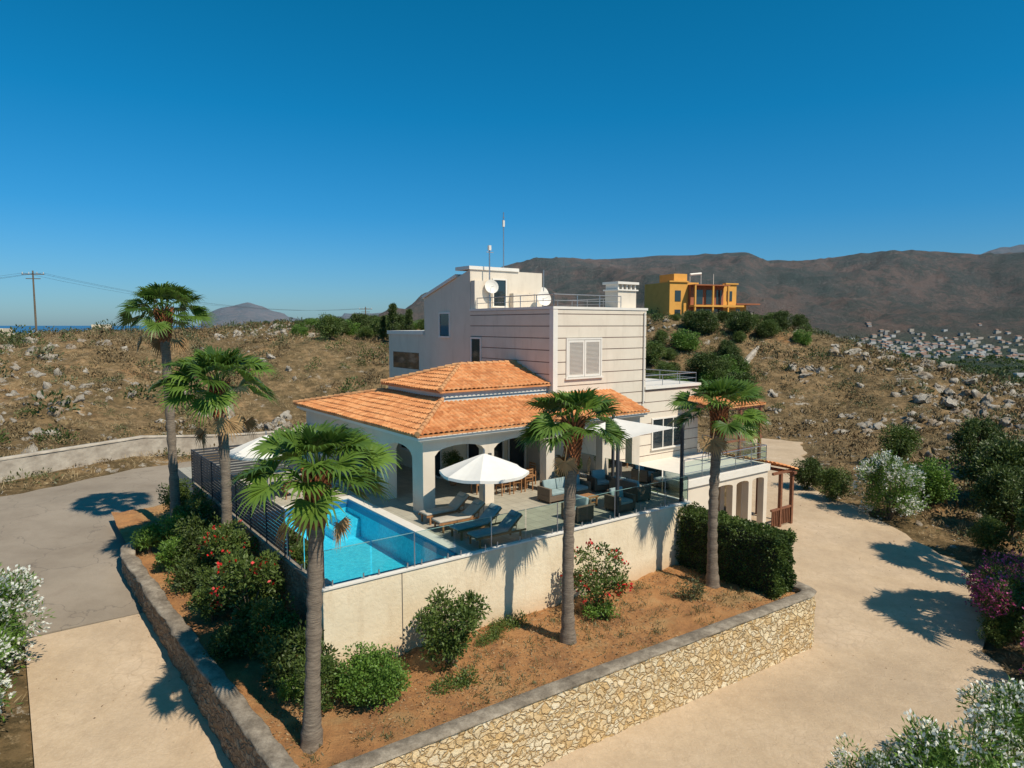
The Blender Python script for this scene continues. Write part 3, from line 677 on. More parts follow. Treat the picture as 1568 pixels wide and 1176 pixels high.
caps(mb,(7.5,6.6,4.33),(10.15,9.25,5.19)); caps(mb,(7.5,11.9,4.33),(10.15,9.25,5.19)); caps(mb,(10.15,9.25,5.18),(13.36,9.25,5.18))
tiledplane(mb,(22.2,3.9),(1,0),(0,1),4.0,3.6,0,0,2.75,.12)
tiledplane(mb,(26.4,2.0),(0,1),(-1,0),4.0,2.1,0,0,-.55,.28)
mb.build('tiled_roof',[M['tile'],M['cap']],villa)
mb=MB()
for a in(22.4,24.2,26.0):
    for b_ in(4.1,7.2):
        if a>24.5: mb.box(a-.07,a+.07,b_-.07,b_+.07,-3.4,2.73)
        else: mb.box(a-.07,a+.07,b_-.07,b_+.07,-.01,2.73)
for b_ in(4.1,7.2): mb.box(22.2,26.2,b_-.05,b_+.05,2.55,2.70)
for a in np.arange(22.3,26.2,.5): mb.box(a-.03,a+.03,3.95,7.4,2.7,2.76)
for b_ in(2.2,3.9,5.7): mb.box(26.05,26.2,b_-.08,b_+.08,-3.4,-.52); mb.box(24.35,26.3,b_-.06,b_+.06,-.62,-.5)
mb.box(25.0,25.15,2.12,2.28,-3.4,-.63)
mb.box(26.0,26.25,2.0,6.0,-.75,-.63); mb.box(24.3,26.2,2.14,2.26,-2.5,-2.4)
for i in range(12): mb.box(24.4+i*.15,24.45+i*.15,2.16,2.24,-3.3,-2.5)
mb.box(22.2,26.2,4.05,4.11,.9,1.0); mb.box(22.2,26.2,4.05,4.11,.45,.5)
mb.build('timber_porches',[M['wooddark']],villa)
mb=MB()
def dish(mb,c,r,dr):
    c=Vector(c);dr=Vector(dr).normalized();x=dr.cross(Vector((0,0,1))).normalized();y=dr.cross(x); vs=[c-dr*r*.25]; n=18
    for k in(1,2,3):
        for i in range(n): t=6.283*i/n; vs.append(c+(x*math.cos(t)+y*math.sin(t))*r*k/3-dr*r*.25*(1-(k/3)**2))
    fs=[(0,1+i,1+(i+1)%n) for i in range(n)]
    for k in(0,1): fs+=[(1+k*n+i,1+(k+1)*n+i,1+(k+1)*n+(i+1)%n,1+k*n+(i+1)%n) for i in range(n)]
    mb.add(vs,fs,1); mb.tube([c-dr*r*.2,c+dr*r*.9-Vector((0,0,.1))],.012,5,0)
mb.tube([(16.1,14,10),(16.1,14,13.2)],.03,6)
for z,w_ in((12.9,.25),(12.75,.32),(12.6,.25)): mb.tube([(16.1-w_*.3,14,z),(16.1+w_*.3,14,z)],.012,4)
mb.tube([(16.1,14,12.4),(16.1,14,12.75)],.07,6,1)
mb.tube([(14.3,12.8,7.8),(14.3,12.8,11.1)],.035,6); mb.tube([(14.3,12.8,10.9),(14.3,12.8,11.15)],.1,8,1); mb.tube([(14.1,12.8,10.8),(14.55,12.8,10.8)],.02,5)
dish(mb,(14.3,12.6,9.0),.38,(-.3,-1,.3)); dish(mb,(16.9,11.4,8.4),.42,(-.2,-1,.35)); dish(mb,(17.6,12.2,8.75),.33,(.2,-1,.35))
mb.tube([(16.9,11.5,7.8),(16.9,11.5,8.4)],.03,6);mb.tube([(17.6,12.3,7.8),(17.6,12.3,10)],.025,6)
mb.build('antennas',[M['steel'],M['whitetrim']],villa)
mb=MB()
for a in(8.45,11.6,14.8): mb.box(a-.06,a+.06,4.42,4.497,1.75,2.0,0)
mb.tube([(19.3,6.40,3.0),(19.3,6.40,7.6)],.04,8,1)
mb.build('wall_fittings',[M['darkmetal'],M['whitetrim']],villa)
# ------------------------------------------------------------ terrace, pool
ter=empty('pool_terrace',W(0,0,0),PHI)
mb=MB()
for x0,x1,y0,y1 in((4.25,14.7,0,6.6),(4.25,17.6,6.6,19),(0,4.25,8.45,19)): mb.box(x0,x1,y0,y1,-4.6,0)
mb.box(0,.3,0,8.45,-4.6,-.06);mb.box(.3,4.25,0,.3,-4.6,-.06)
mb.build('terrace_floor',[M['deck']],ter)
mb=MB()
mb.box(4.25,4.65,0,8.45,.002,.035);mb.box(0,4.65,8.45,8.85,.002,.035); mb.build('pool_coping',[M['whitetrim']],ter)
pool=empty('swimming_pool',W(0,0,0),PHI)
mb=MB(); mb.box(.3,4.25,.3,8.45,-4,-1.2); mb.box(.301,.33,.3,8.45,-1.2,-.05);mb.box(4.22,4.249,.3,8.45,-1.2,-.3);mb.box(.33,4.22,.301,.33,-1.2,-.05);mb.box(.33,4.22,8.42,8.449,-1.2,-.3)
mb.box(4.21,4.2495,.3,8.45,-.3,0,1);mb.box(.33,4.21,8.41,8.4495,-.3,0,1)
mb.box(3.5,4.20,7.2,8.40,-1.2,-.5);mb.box(3.2,3.5,7.2,8.40,-1.2,-.85)
mb.build('pool_basin',[M['mosaic'],M['mosaicdk']],pool)
mb=MB(); mb.add([(.0,.0,-.045),(4.205,.0,-.045),(4.205,8.405,-.045),(.0,8.405,-.045)],[(0,1,2,3)]); mb.build('pool_water',[M['water']],pool)
mb=MB(); mb.box(-.16,14.85,-.16,-.004,-4.6,.0,0); mb.box(14.704,14.85,-.004,6.6,-4.6,0,0)
mb.box(-.20,14.89,-.2,-.003,.002,.05,1);mb.box(14.70,14.89,-.003,6.6,.002,.05,1)
mb.box(2.15,2.17,-.17,-.161,-4,-.02,2)
mb.build('terrace_retaining_wall',[M['cream'],M['whitetrim'],M['darkmetal']],None,loc=W(0,0,0),rot=PHI)
mb=MB(); mb.box(-.16,-.004,-.004,15.0,-4.6,.0,0); mb.box(-.2,-.003,-.003,15,.002,.05,1)
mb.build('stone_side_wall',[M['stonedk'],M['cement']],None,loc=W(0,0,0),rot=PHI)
mb=MB()
def glassrun(p0,p1,h=1.0):
    p0=Vector(p0);p1=Vector(p1);L=(p1-p0).length;n=round(L/1.35);d=(p1-p0)/n;u=d.normalized();nr_=Vector((-u.y,u.x,0))*.006
    zt=Vector((0,0,h))
    for i in range(n):
        a=p0+d*i+u*.03;b_=p0+d*(i+1)-u*.03; zz=Vector((0,0,.08))
        mb.add([a-nr_+zz,b_-nr_+zz,b_-nr_+zt,a-nr_+zt],[(0,1,2,3)],0)
        mb.add([a-nr_*1.3+zt,b_-nr_*1.3+zt,b_+nr_*1.3+zt,a+nr_*1.3+zt,a-nr_*1.3+zt*1.012,b_-nr_*1.3+zt*1.012,b_+nr_*1.3+zt*1.012,a+nr_*1.3+zt*1.012],[(0,1,5,4),(4,5,6,7),(2,3,7,6)],2)
        for q_ in(a+u*.2,b_-u*.2): mb.tube([q_,q_+Vector((0,0,.16))],.022,8,1)
    for i in range(n+1):
        if i%2==0: q_=p0+d*i; mb.tube([q_,q_+zt],.018,6,1)
glassrun((-.1,-.1,.05),(14.78,-.1,.05)); glassrun((-.1,-.1,.05),(-.1,2.8,.05)); glassrun((14.78,-.1,.05),(14.78,6.4,.05))
mb.build('glass_railing',[M['glass'],M['steel'],M['glassedge']],None,loc=W(0,0,0),rot=PHI)
mb=MB()
for i in range(12):
    z=.10+i*.118; mb.box(-.13,-.10,2.85,15,z,z+.085,0)
for b_ in np.arange(2.85,15.1,1.74): mb.box(-.16,-.131,b_-.03,b_+.03,-.0,1.5,0)
for i in range(12): z=.10+i*.118; mb.box(-.1,4.6,15.0,15.03,z,z+.085,0)
mb.build('slatted_fence',[M['darkmetal']],None,loc=W(0,0,.05),rot=PHI)
# ------------------------------------------------------------ garden bed + stone walls
LW=lambda b_: np.interp(b_,[-5,11],[-2.25,-3.3]); FW=lambda a: np.interp(a,[-2.3,15.2],[-4.15,-5.05])
na,nb=190,190
aa=np.linspace(-3.4,15.5,na);bb=np.linspace(-5.2,16,nb)
A,B=np.meshgrid(aa,bb,indexing='ij'); A=np.maximum(A,LW(B)+.1); B=np.maximum(B,FW(A)+.1)
def bedh(A,B):
    z=np.interp(B,[-4,0,12,16],[-2.4,-2.3,-1.25,-1.0])*ss(.5,-.5,A)+(-2.4)*(1-ss(.5,-.5,A))
    return z+.12*fbm(A*1.1,B*1.1,4,3)+.07*fbm(A*5,B*5,3,8)
Zb=bedh(A,B)
keep=~((A[:-1,:-1]>.2)&(B[:-1,:-1]>.2))
idx=np.arange(na*nb).reshape(na,nb); q=np.stack([idx[:-1,:-1],idx[1:,:-1],idx[1:,1:],idx[:-1,1:]],-1)[keep]
link('garden_bed',npmesh('garden_bed',np.stack([A,B,Zb],-1).reshape(-1,3),q,[M['soil']],smooth=True),W(0,0,0),PHI)
rng=np.random.default_rng(88); n=9000; la=rng.uniform(-2.2,15,n); lb=rng.uniform(-4.7,-.25,n); k=(vn(la*.9,lb*.9,3)>.4)&(lb>FW(la)+.3); la,lb=la[k],lb[k]
v,q=leaf_quads(np.stack([la,lb,bedh(la,lb)+.01],1),rng.uniform(.04,.12,len(la)),rng.uniform(.015,.05,len(la)),rng,-.05,np.stack([rng.normal(size=len(la)),rng.normal(size=len(la)),np.zeros(len(la))],1))
link('leaf_litter',npmesh('leaf_litter',v,q,[M['litter']],val=rng.uniform(0,1,len(la))),W(0,0,0),PHI)
n=330; la=rng.uniform(-2,14.5,n); lb=rng.uniform(-4.5,-.3,n); k=(vn(la*.5,lb*.5,9)>.45)&(lb>FW(la)+.3); la,lb=la[k],lb[k]
P_=np.repeat(np.stack([la,lb,bedh(la,lb)],1),16,0)+rng.normal(size=(len(la)*16,3))*[.09,.09,.0]
v,q=leaf_quads(P_,rng.uniform(.06,.2,len(P_)),.02,rng,1.0,rng.normal(size=(len(P_),3))*[1,1,.2]*.6); link('garden_weeds',npmesh('garden_weeds',v,q,[M['leafol']],val=rng.uniform(0,1,len(P_))),W(0,0,0),PHI)
n=2600; lx=rng.uniform(-14,22,n); ly=rng.uniform(10,44,n)
dd=polydist(lx,ly,DRIVE); aL,bL=toab(lx,ly); k=(dd==0)&((vn(lx*.5,ly*.5,4)>.62)|((aL>-4.1)&(aL<-2.9)))&((bL<-5.4)|(aL>16.3)|(aL<-3.0)); lx,ly=lx[k],ly[k]
v,q=leaf_quads(np.stack([lx,ly,G(lx,ly)+.012],1),rng.uniform(.04,.11,len(lx)),rng.uniform(.015,.04,len(lx)),rng,-.02,np.stack([rng.normal(size=len(lx)),rng.normal(size=len(lx)),np.zeros(len(lx))],1))
link('fallen_leaves',npmesh('fallen_leaves',v,q,[M['litter']],val=rng.uniform(0,.6,len(lx))))
def roughwall(name,pts,zt,zb,th,mats,capover=.04,seed=0,cap=.12,ra=.075,ca=.06):
    V=[];Fq=[];MI=[]
    P=[np.array(p,float) for p in pts]
    seg=[]
    for i in range(len(P)-1):
        L=np.linalg.norm(P[i+1]-P[i]); n=max(2,int(L/.07))
        for j in range(n+(i==len(P)-2)): t=j/n; seg.append((*(P[i]*(1-t)+P[i+1]*t),zt[i]*(1-t)+zt[i+1]*t,zb[i]*(1-t)+zb[i+1]*t))
    seg=np.array(seg); c=seg[:,:2]; d=np.gradient(c,axis=0); d/=np.linalg.norm(d,axis=1)[:,None]; nn=np.stack([d[:,1],-d[:,0]],1)
    H=36; o=0
    s=np.cumsum(np.r_[0,np.linalg.norm(np.diff(c,axis=0),axis=1)])
    for side in(1,-1):
        t=np.linspace(0,1,H)[None,:]; z=seg[:,3:4]*(1-t)+(seg[:,2:3]-cap)*t
        S_=np.broadcast_to(s[:,None],z.shape); off=th/2+ra*fbm(S_*4.2+side*9,z*5.6,3,seed)
        x=c[:,0:1]+nn[:,0:1]*off*side; y=c[:,1:2]+nn[:,1:2]*off*side
        g=np.arange(z.size).reshape(z.shape)+o; V.append(np.stack([x,y,z],-1).reshape(-1,3)); o+=z.size
        qq=np.stack([g[:-1,:-1],g[1:,:-1],g[1:,1:],g[:-1,1:]],-1).reshape(-1,4); Fq.append(qq if side>0 else qq[:,::-1]);MI.append(np.zeros(len(qq),int))
    pr=[(th/2+capover,-cap),(th/2+capover,-.03),(th/2+capover-.04,0),(0,.012),(-(th/2+capover-.04),0),(-(th/2+capover),-.03),(-(th/2+capover),-cap)]
    G_=[]
    for (w_,dz) in pr:
        jj=ca*fbm(s*2.3+w_*5,s*0+dz*9,4,seed+5)
        G_.append(np.stack([c[:,0]+nn[:,0]*(w_+jj),c[:,1]+nn[:,1]*(w_+jj),seg[:,2]+dz+jj*.7],-1))
    G_=np.stack(G_,1); g=np.arange(G_.shape[0]*len(pr)).reshape(-1,len(pr))+o; V.append(G_.reshape(-1,3)); o+=G_.shape[0]*len(pr)
    qq=np.stack([g[:-1,:-1],g[1:,:-1],g[1:,1:],g[:-1,1:]],-1).reshape(-1,4);Fq.append(qq);MI.append(np.ones(len(qq),int))
    return link(name,npmesh(name,np.concatenate(V),np.concatenate(Fq),mats,np.concatenate(MI),smooth=False))
w2=lambda *q:[W(a,b_)[:2] for a,b_ in q]
roughwall('stone_retaining_wall',w2((-2.35,-4.3),(4,-4.5),(10,-4.82),(14.9,-5.08),(15.25,-5.0),(15.4,-4.7),(15.5,-3),(15.6,3.5)),[-2.12]*7+[-2.2],[-4.5]*8,.38,[M['stone'],M['cement']],seed=3,cap=.06)
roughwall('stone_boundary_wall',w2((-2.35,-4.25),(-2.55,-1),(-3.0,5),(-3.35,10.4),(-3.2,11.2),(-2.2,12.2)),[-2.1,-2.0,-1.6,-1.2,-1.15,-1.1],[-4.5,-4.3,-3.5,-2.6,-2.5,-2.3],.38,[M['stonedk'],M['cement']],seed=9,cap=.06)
fp=w2((-24,19.3),(-12,24.3),(-7,26.2),(0,29.2),(5,31.4),(12,34.5),(18,39)); fz=[float(terr(np.array([p[0]]),np.array([p[1]]))[0]) for p in fp]
fz=[min(z,f_) for z,f_ in zip(fz,[-.8,-.6,-.3,.2,.6,1.0,1.4])]
roughwall('field_wall',fp,[z+1.25 for z in fz],[z-.5 for z in fz],.3,[M['fieldwall'],M['fieldwall']],seed=14,ra=.02,ca=.03)
tp_=[(21,68),(27,78),(35,90),(38,98)]
fz=[float(terr(np.array([p[0]]),np.array([p[1]]))[0]) for p in tp_]
roughwall('hill_track_wall',tp_,[z+.7 for z in fz],[z-.5 for z in fz],.4,[M['fieldwall'],M['fieldwall']],seed=15)
# ------------------------------------------------------------ garden plants
def put(name,me,a,b_,z,rot=0,sc=1): return link(name,me,W(a,b_,z),rot,sc)
put('round_shrub',shrub('round_shrub',.98,.92,.66,70,12000,.075,M['leafb'],21,cr=.28,lw=.6),.35,-1.9,-2.4)
put('shrub',shrub('shrub',1.05,1.0,.95,46,7000,.11,M['leafm'],22,zc=1.1,cr=.33),2.9,-1.6,-2.4)
put('hibiscus_shrub',shrub('hibiscus_shrub',1.1,1.0,1.0,34,3600,.11,M['leafm'],23,fl=42,flm=M['flr'],fs=.11,zc=1.35,cr=.33),8.6,-1.5,-2.4)
put('shrub',shrub('shrub',.5,.5,.3,14,1300,.09,M['leafb'],25),8.3,-1.9,-2.45)
put('shrub',shrub('shrub',.55,.5,.35,16,700,.1,M['leafol'],26),11.9,-2.6,-2.45)
gc=shrub('ground_cover_plants',1.2,.45,.10,36,1300,.09,M['leafm'],27,trunk=False,cr=.5)
for a,b_,r_,s_ in((2.4,-2.6,PHI,.8),(5.6,-.6,PHI,.8),(4.6,-1.0,PHI+.3,.6),(1.1,-.9,.2,.8)): put('ground_cover_plants',gc,a,b_,-2.38,r_,s_)
rng=np.random.default_rng(40); n=26000; f=rng.integers(0,5,n)
Pq=rng.uniform(0,1,(n,3))
for i,(ax,vv_) in enumerate(((0,0),(0,1),(1,0),(1,1),(2,1))): Pq[f==i,ax]=vv_
nrm=np.zeros((n,3))
for i,(ax,s_) in enumerate(((0,-1),(0,1),(1,-1),(1,1),(2,1))): nrm[f==i,ax]=s_
Pq=Pq*[1.1,4.3,2.15]; Pq+=nrm*(fbm(Pq[:,0]*2+Pq[:,2]*2,Pq[:,1]*2,3,2)[:,None]*.26-rng.uniform(-.06,.12,(n,1)))
v,q=leaf_quads(Pq,.09,.055,rng,.2,nrm); link('hedge',npmesh('hedge',v,q,[M['leafm']],val=np.clip(vn(Pq[:,1]*3,Pq[:,2]*3+Pq[:,0]*3,5)*.6+rng.uniform(0,.4,n)-.15,0,1)),W(14.15,-4.35,-2.4),PHI)
mb=MB(); mb.box(.14,.96,.14,4.16,0,1.98); o=mb.build('hedge_core',[simple('hedge_core_dark',(.012,.02,.008),bs=0)],None,loc=(0,0,0)); o.parent=bpy.data.objects['hedge']  # near-black solid box fills the hedge behind its leaf layer
ms=[shrub('shrub',.95,.95,.85,36,5200,.12,M['leafd'],51,cr=.36),shrub('shrub',.8,.8,1.0,34,4800,.10,M['leafm'],52,cr=.36),shrub('hibiscus_shrub',1.0,.95,1.2,36,5200,.11,M['leafm'],53,fl=26,flm=M['flr'],fs=.1,cr=.34),shrub('shrub',.7,.7,.6,26,3800,.09,M['leafb'],54,cr=.34)]
for k,a,b_,s_ in((0,-.95,-.2,.95),(1,-1.1,1.2,.95),(2,-1.2,3.0,1.15),(0,-1.0,4.6,1.05),(1,-1.9,4.2,.85),(2,-1.0,6.0,1.05),(0,-1.9,6.6,.8),(3,-2.1,8.6,1.0),(0,-1.1,8.8,1.1),(3,-1.7,10.4,1.2),(1,-.9,10.9,1.0),(0,-2.0,2.0,.65),(1,-.8,-1.6,.75),(3,-2.6,10.6,.9),(1,-1.0,13.6,.9),(3,-1.3,-.9,.6)):
    z=float(np.interp(b_,[-4,0,12,16],[-2.4,-2.3,-1.25,-1.0])); put(ms[k].name.split('.')[0],ms[k],a,b_,z-.05,b_*1.7,s_)
put('shrub',ms[3],15.6,4.6,-1.3,0,1.6); put('shrub',ms[3],15.6,3.0,-1.0,2,1.2)
def pot(a,b_,k,s_):
    e=empty('potted_plant',W(a,b_,0),PHI); mb=MB(); mb.tube([(0,0,0),(0,0,.3),(0,0,.38),(0,0,.42)],[.13,.2,.22,.22],14); mb.build('pot',[M['pot']],e)
    link('plant',ms[k],(0,0,.38),a,s_,e)
pot(13.9,5.6,3,.6); pot(12.0,4.0,1,.55); pot(8.9,7.9,1,.6); pot(6.3,8.9,3,.5)
ol=[shrub('oleander_shrub',1.5,1.4,1.35,64,9500,.17,M['leafb'],61,fl=360,fs=.095,lw=.22,cr=.32,nf=6),shrub('oleander_shrub',1.3,1.3,1.5,54,8500,.17,M['leafb'],62,fl=430,fs=.095,lw=.22,cr=.32,nf=6)]
def gz(x,y): return float(terr(np.array([x]),np.array([y]))[0])
for k,x,y,s_,r_ in((0,9.5,13.6,1.05,0),(1,11.8,15.0,1.0,1),(0,12.2,12.6,1.1,2),(1,7.9,14.0,.72,3),(1,-14.4,17.8,1.05,0),(0,-13.5,15.4,1.0,1),(1,-12.5,13.8,.85,2),(1,20.6,36.6,1.25,2)):
    link('oleander_shrub',ol[k],(x,y,gz(x,y)-.1),r_,s_)
bg=shrub('bougainvillea_shrub',1.4,1.3,1.4,44,7000,.12,M['leafm'],71,fl=480,flm=M['flp'],fs=.10,cr=.34)
for x,y,s_ in((17.9,23.2,1.0),(16.4,19.4,.8),(18.9,25.3,.9),(-11.2,12.2,.6),(14.9,17.4,.5)): link('bougainvillea_shrub',bg,(x,y,gz(x,y)-.1),x,s_)
tg=[shrub('tree',1.9,1.9,1.8,64,9000,.2,M['leafd'],81,zc=2.4,cr=.32),shrub('tree',1.7,1.7,1.7,54,8000,.18,M['leafm'],82,zc=2.3,cr=.32),shrub('tree',1.6,1.6,1.3,50,7000,.17,M['leafb'],83,zc=1.6,cr=.32)]
for k,x,y,s_ in((0,25.5,34.0,.9),(0,27.5,38,1.0),(1,24.4,30.2,.8),(0,22.6,27.2,.7),(2,23.8,38.5,.95),(1,19.0,39.5,.6),(0,18.4,42.0,.55),(0,30,43,.9),(1,27,47,.8),(0,22.0,24.9,.6),(1,14.4,14.9,.55),(1,17.3,21.2,.5),(0,30,37,1.1),(2,15.9,16.6,.5),(1,22.6,31.6,.5),(2,13.2,14.0,.45),(1,16.9,22.9,.35)):
    link('broadleaf_tree',tg[k],(x,y,gz(x,y)-.15),x*1.3,s_)
for i in range(130):
    r=np.random.default_rng(100+i)
    if i<76: y=r.uniform(70,100); x=y*r.uniform(.20,.43 if y>80 else .34); zl=9.1-(0 if y<90 else .3); s_=r.uniform(.35,1.0)
    else: y=r.uniform(84,114); x=-y*r.uniform(.08,.40); zl=8.9 if x>-.3*y else 8.0; s_=r.uniform(.5,1.1)
    z=gz(x,y); s_=min(s_,(zl-z)/4.1)
    if s_<.28: s_=.28
    link('broadleaf_tree',tg[int(r.integers(0,3))],(x,y,z-.4),r.uniform(0,6),(s_*r.uniform(1,1.35),s_*r.uniform(1,1.3),s_))
cy=shrub('cypress_tree',.9,.9,2.6,60,6000,.16,M['leafd'],91,zc=2.9,cr=.4,shape='cone')
for x,y,s_ in((-14.6,84,1.1),(-12.9,86,.9),(-16,85,.7)): link('cypress_tree',cy,(x,y,gz(x,y)-.3),0,s_)
rg=np.random.default_rng(77); n=6500; r_=rg.uniform(260,1700,n)**1; t_=np.radians(rg.uniform(-30,44,n)); x=r_*np.sin(t_);y=r_*np.cos(t_)
k=vn(x/90,y/90,6)>.33; x=x[k];y=y[k]; scrub('distant_olive_groves',x,y,rg.uniform(2.5,5.5,len(x)),26,M['leafd'],rg,.9,.32,.7)
# ------------------------------------------------------------ furniture
def umbrella(a,b_,z,R=1.6,h=2.5,rot=0):
    e=empty('patio_umbrella',W(a,b_,z),PHI+rot); mb=MB(); n=8; vs=[(0,0,h)]; K=5
    for k in range(1,K+1):
        for i in range(n*4):
            t=2*math.pi*i/(n*4); edge=math.cos(math.pi/n)/math.cos((t%(2*math.pi/n))-math.pi/n)
            u=(i%4)/4; sag=.05*math.sin(math.pi*u)*(k/K)
            vs.append((R*k/K*edge*math.cos(t),R*k/K*edge*math.sin(t),h-.62*(k/K)**1.08-sag))
    n4=n*4; fs=[(0,1+i,1+(i+1)%n4) for i in range(n4)]
    for k in range(K-1): fs+=[(1+k*n4+i,1+(k+1)*n4+i,1+(k+1)*n4+(i+1)%n4,1+k*n4+(i+1)%n4) for i in range(n4)]
    o=len(vs)
    for i in range(n4): x_,y_,z_=vs[1+(K-1)*n4+i]; vs.append((x_,y_,z_-.1))
    fs+=[(1+(K-1)*n4+i,o+i,o+(i+1)%n4,1+(K-1)*n4+(i+1)%n4) for i in range(n4)]
    mb.add(vs,fs,0)
    mb.build('canopy',[M['canvas']],e)
    mb=MB(); mb.tube([(0,0,0),(0,0,h+.12)],.025,10,0); mb.tube([(0,0,h+.1),(0,0,h+.18)],[.03,.01],8,0)
    for i in range(n):
        t=2*math.pi*i/n; mb.tube([(0,0,h-.05),(R*.97*math.cos(t),R*.97*math.sin(t),h-.68)],.012,5,0); mb.tube([(0,0,h-.75),(R*.5*math.cos(t),R*.5*math.sin(t),h-.36)],.01,5,0)
    mb.build('pole_and_ribs',[M['steel']],e)
    mb=MB(); mb.tube([(0,0,0),(0,0,.08)],[.3,.27],20,0); mb.tube([(0,0,.08),(0,0,.35)],.04,10,0); mb.build('base',[M['darkmetal']],e)
umbrella(6.9,2.6,0,1.6,2.45,.1); umbrella(1.7,10.4,0,1.5,2.6,.3)
def lounger(a,b_,cm,ang=35,rot=0):
    e=empty('sun_lounger',W(a,b_,0),PHI+rot)
    mb=MB()
    for y in(-.3,.27): mb.box(0,1.95,y,y+.035,.27,.33)
    for x in np.arange(.02,1.25,.1): mb.box(x,x+.07,-.262,.268,.315,.33)
    for x in(.12,1.7):
        for y in(-.30,.265): mb.box(x,x+.06,y,y+.04,0,.269)
    Mx=Matrix.Translation((1.25,0,.33))@Matrix.Rotation(-math.radians(ang),4,'Y')
    for i in range(7): mb.obox(Mx@Matrix.Translation((.06+i*.1,0,0)),.07,.53,.02)
    for y in(-.27,.27): mb.obox(Mx@Matrix.Translation((.36,y,0)),.74,.035,.04)
    mb.tube([(1.55,-.25,.3),Mx@Vector((.5,-.25,0))],.013,6);mb.tube([(1.55,.25,.3),Mx@Vector((.5,.25,0))],.013,6)
    mb.build('frame',[M['wood']],e)
    mb=MB(); mb.box(.02,1.24,-.28,.28,.335,.41); mb.obox(Mx@Matrix.Translation((.37,0,.052)),.74,.56,.075); mb.build('cushion',[cm],e,bevel=.025,smooth=True)
    mb=MB(); mb.obox(Mx@Matrix.Translation((.62,0,.12)),.2,.4,.07); mb.build('headrest',[cm],e,bevel=.03,smooth=True)
lounger(4.95,3.6,M['cushbeige'],38,.02); lounger(4.85,2.55,M['cushbeige'],36,-.03); lounger(4.9,1.5,M['cushblue'],40,.03); lounger(4.95,.5,M['cushblue'],40,-.02)
lounger(.7,11.6,M['cushbeige'],35,-1.4); lounger(2.4,11.6,M['cushbeige'],35,-1.5)
def chair(a,b_,rot):
    e=empty('dining_chair',W(a,b_,0),PHI+rot); mb=MB()
    for x in(-.22,.18):
        for y in(-.22,.18): mb.box(x,x+.04,y,y+.04,0,.95 if x<0 else .64)
    for y in np.arange(-.18,.18,.075): mb.box(-.18,.2,y,y+.055,.42,.445)
    for y in(-.22,.18): mb.box(-.2,.22,y-.005,y+.045,.64,.67); mb.box(-.18,.18,y+.003,y+.037,.37,.419)
    for z in(.55,.66,.77,.88): mb.box(-.215,-.19,-.179,.179,z,z+.06)
    mb.build('chair_frame',[M['wood']],e)
e=empty('dining_table',W(10.3,6.1,0),PHI); mb=MB()
for i in range(9): mb.box(-1.0,1.0,-.5+i*.112,-.5+i*.112+.1,.72,.75)
for x in(-.9,.82):
    for y in(-.42,.36): mb.box(x,x+.08,y,y+.08,0,.66)
mb.box(-.9,.9,-.42,-.38,.66,.719);mb.box(-.9,.9,.38,.42,.66,.719); mb.build('table_frame',[M['wood']],e)
for dx in(-.6,0,.6): chair(10.3+dx,5.3,math.pi/2); chair(10.3+dx,6.95,-math.pi/2)
chair(9.0,6.1,0); chair(11.7,6.1,math.pi)
def sofa(a,b_,rot,L,name='outdoor_sofa'):
    e=empty(name,W(a,b_,0),PHI+rot); mb=MB()
    mb.box(0,L,0,.78,.08,.30);mb.box(0,.12,0,.78,.30,.6);mb.box(L-.12,L,0,.78,.30,.6);mb.box(.12,L-.12,.68,.78,.30,.75)
    for x in(.03,L-.09):
        for y in(.03,.69): mb.box(x,x+.06,y,y+.06,0,.08)
    mb.build('rattan_frame',[M['rattan']],e,bevel=.015)
    n=max(1,round((L-.24)/.65)); w_=(L-.24)/n; mb=MB()
    for i in range(n):
        x0=.12+i*w_; mb.box(x0+.01,x0+w_-.01,.0,.6,.302,.44); mb.obox(Matrix.Translation((x0+w_/2,.58,.62))@Matrix.Rotation(-.22,4,'X'),w_-.03,.14,.42)
    mb.build('cushions',[M['cushblue']],e,bevel=.04,smooth=True)
sofa(10.2,2.9,0,2.2); sofa(9.3,1.2,math.pi/2+math.pi,.9,'outdoor_armchair'); sofa(12.9,3.2,-.3,.9,'outdoor_armchair'); sofa(13.9,1.0,math.pi/2,1.6)
sofa(11.4,.35,0,.9,'outdoor_armchair')
e=empty('coffee_table',W(11.1,1.9,0),PHI); mb=MB(); mb.box(-.5,.5,-.3,.3,.36,.4)
for x in(-.46,.4):
    for y in(-.26,.2): mb.box(x,x+.06,y,y+.06,0,.359)
mb.box(-.42,.42,-.22,.22,.14,.16); mb.build('table_frame',[M['wood']],e)
e=empty('shade_sail',W(0,0,0),PHI); cr=[(11.15,.35,2.72),(14.6,.3,2.95),(14.5,3.7,2.95),(12.0,2.9,2.85)]
mb=MB(); n=14; vs=[]
for i in range(n+1):
    for j in range(n+1):
        u=i/n;v_=j/n; uu=u+.10*(u-.5)*(-1)*4*v_*(1-v_)*.8; vv_=v_+.10*(v_-.5)*(-1)*4*u*(1-u)*.8
        p=(Vector(cr[0])*(1-uu)+Vector(cr[1])*uu)*(1-vv_)+(Vector(cr[3])*(1-uu)+Vector(cr[2])*uu)*vv_
        p.z-=.12*16*u*(1-u)*v_*(1-v_); vs.append(p)
mb.add(vs,[(i*(n+1)+j,(i+1)*(n+1)+j,(i+1)*(n+1)+j+1,i*(n+1)+j+1) for i in range(n) for j in range(n)]); mb.build('sail_cloth',[M['canvas']],e,smooth=True)
mb=MB()
for a,b_,z in((11.15,.2,2.9),(14.65,.12,3.1),(14.55,3.8,3.1)): mb.box(a-.05,a+.05,b_-.05,b_+.05,.0,z)
mb.build('posts',[M['darkmetal']],e)
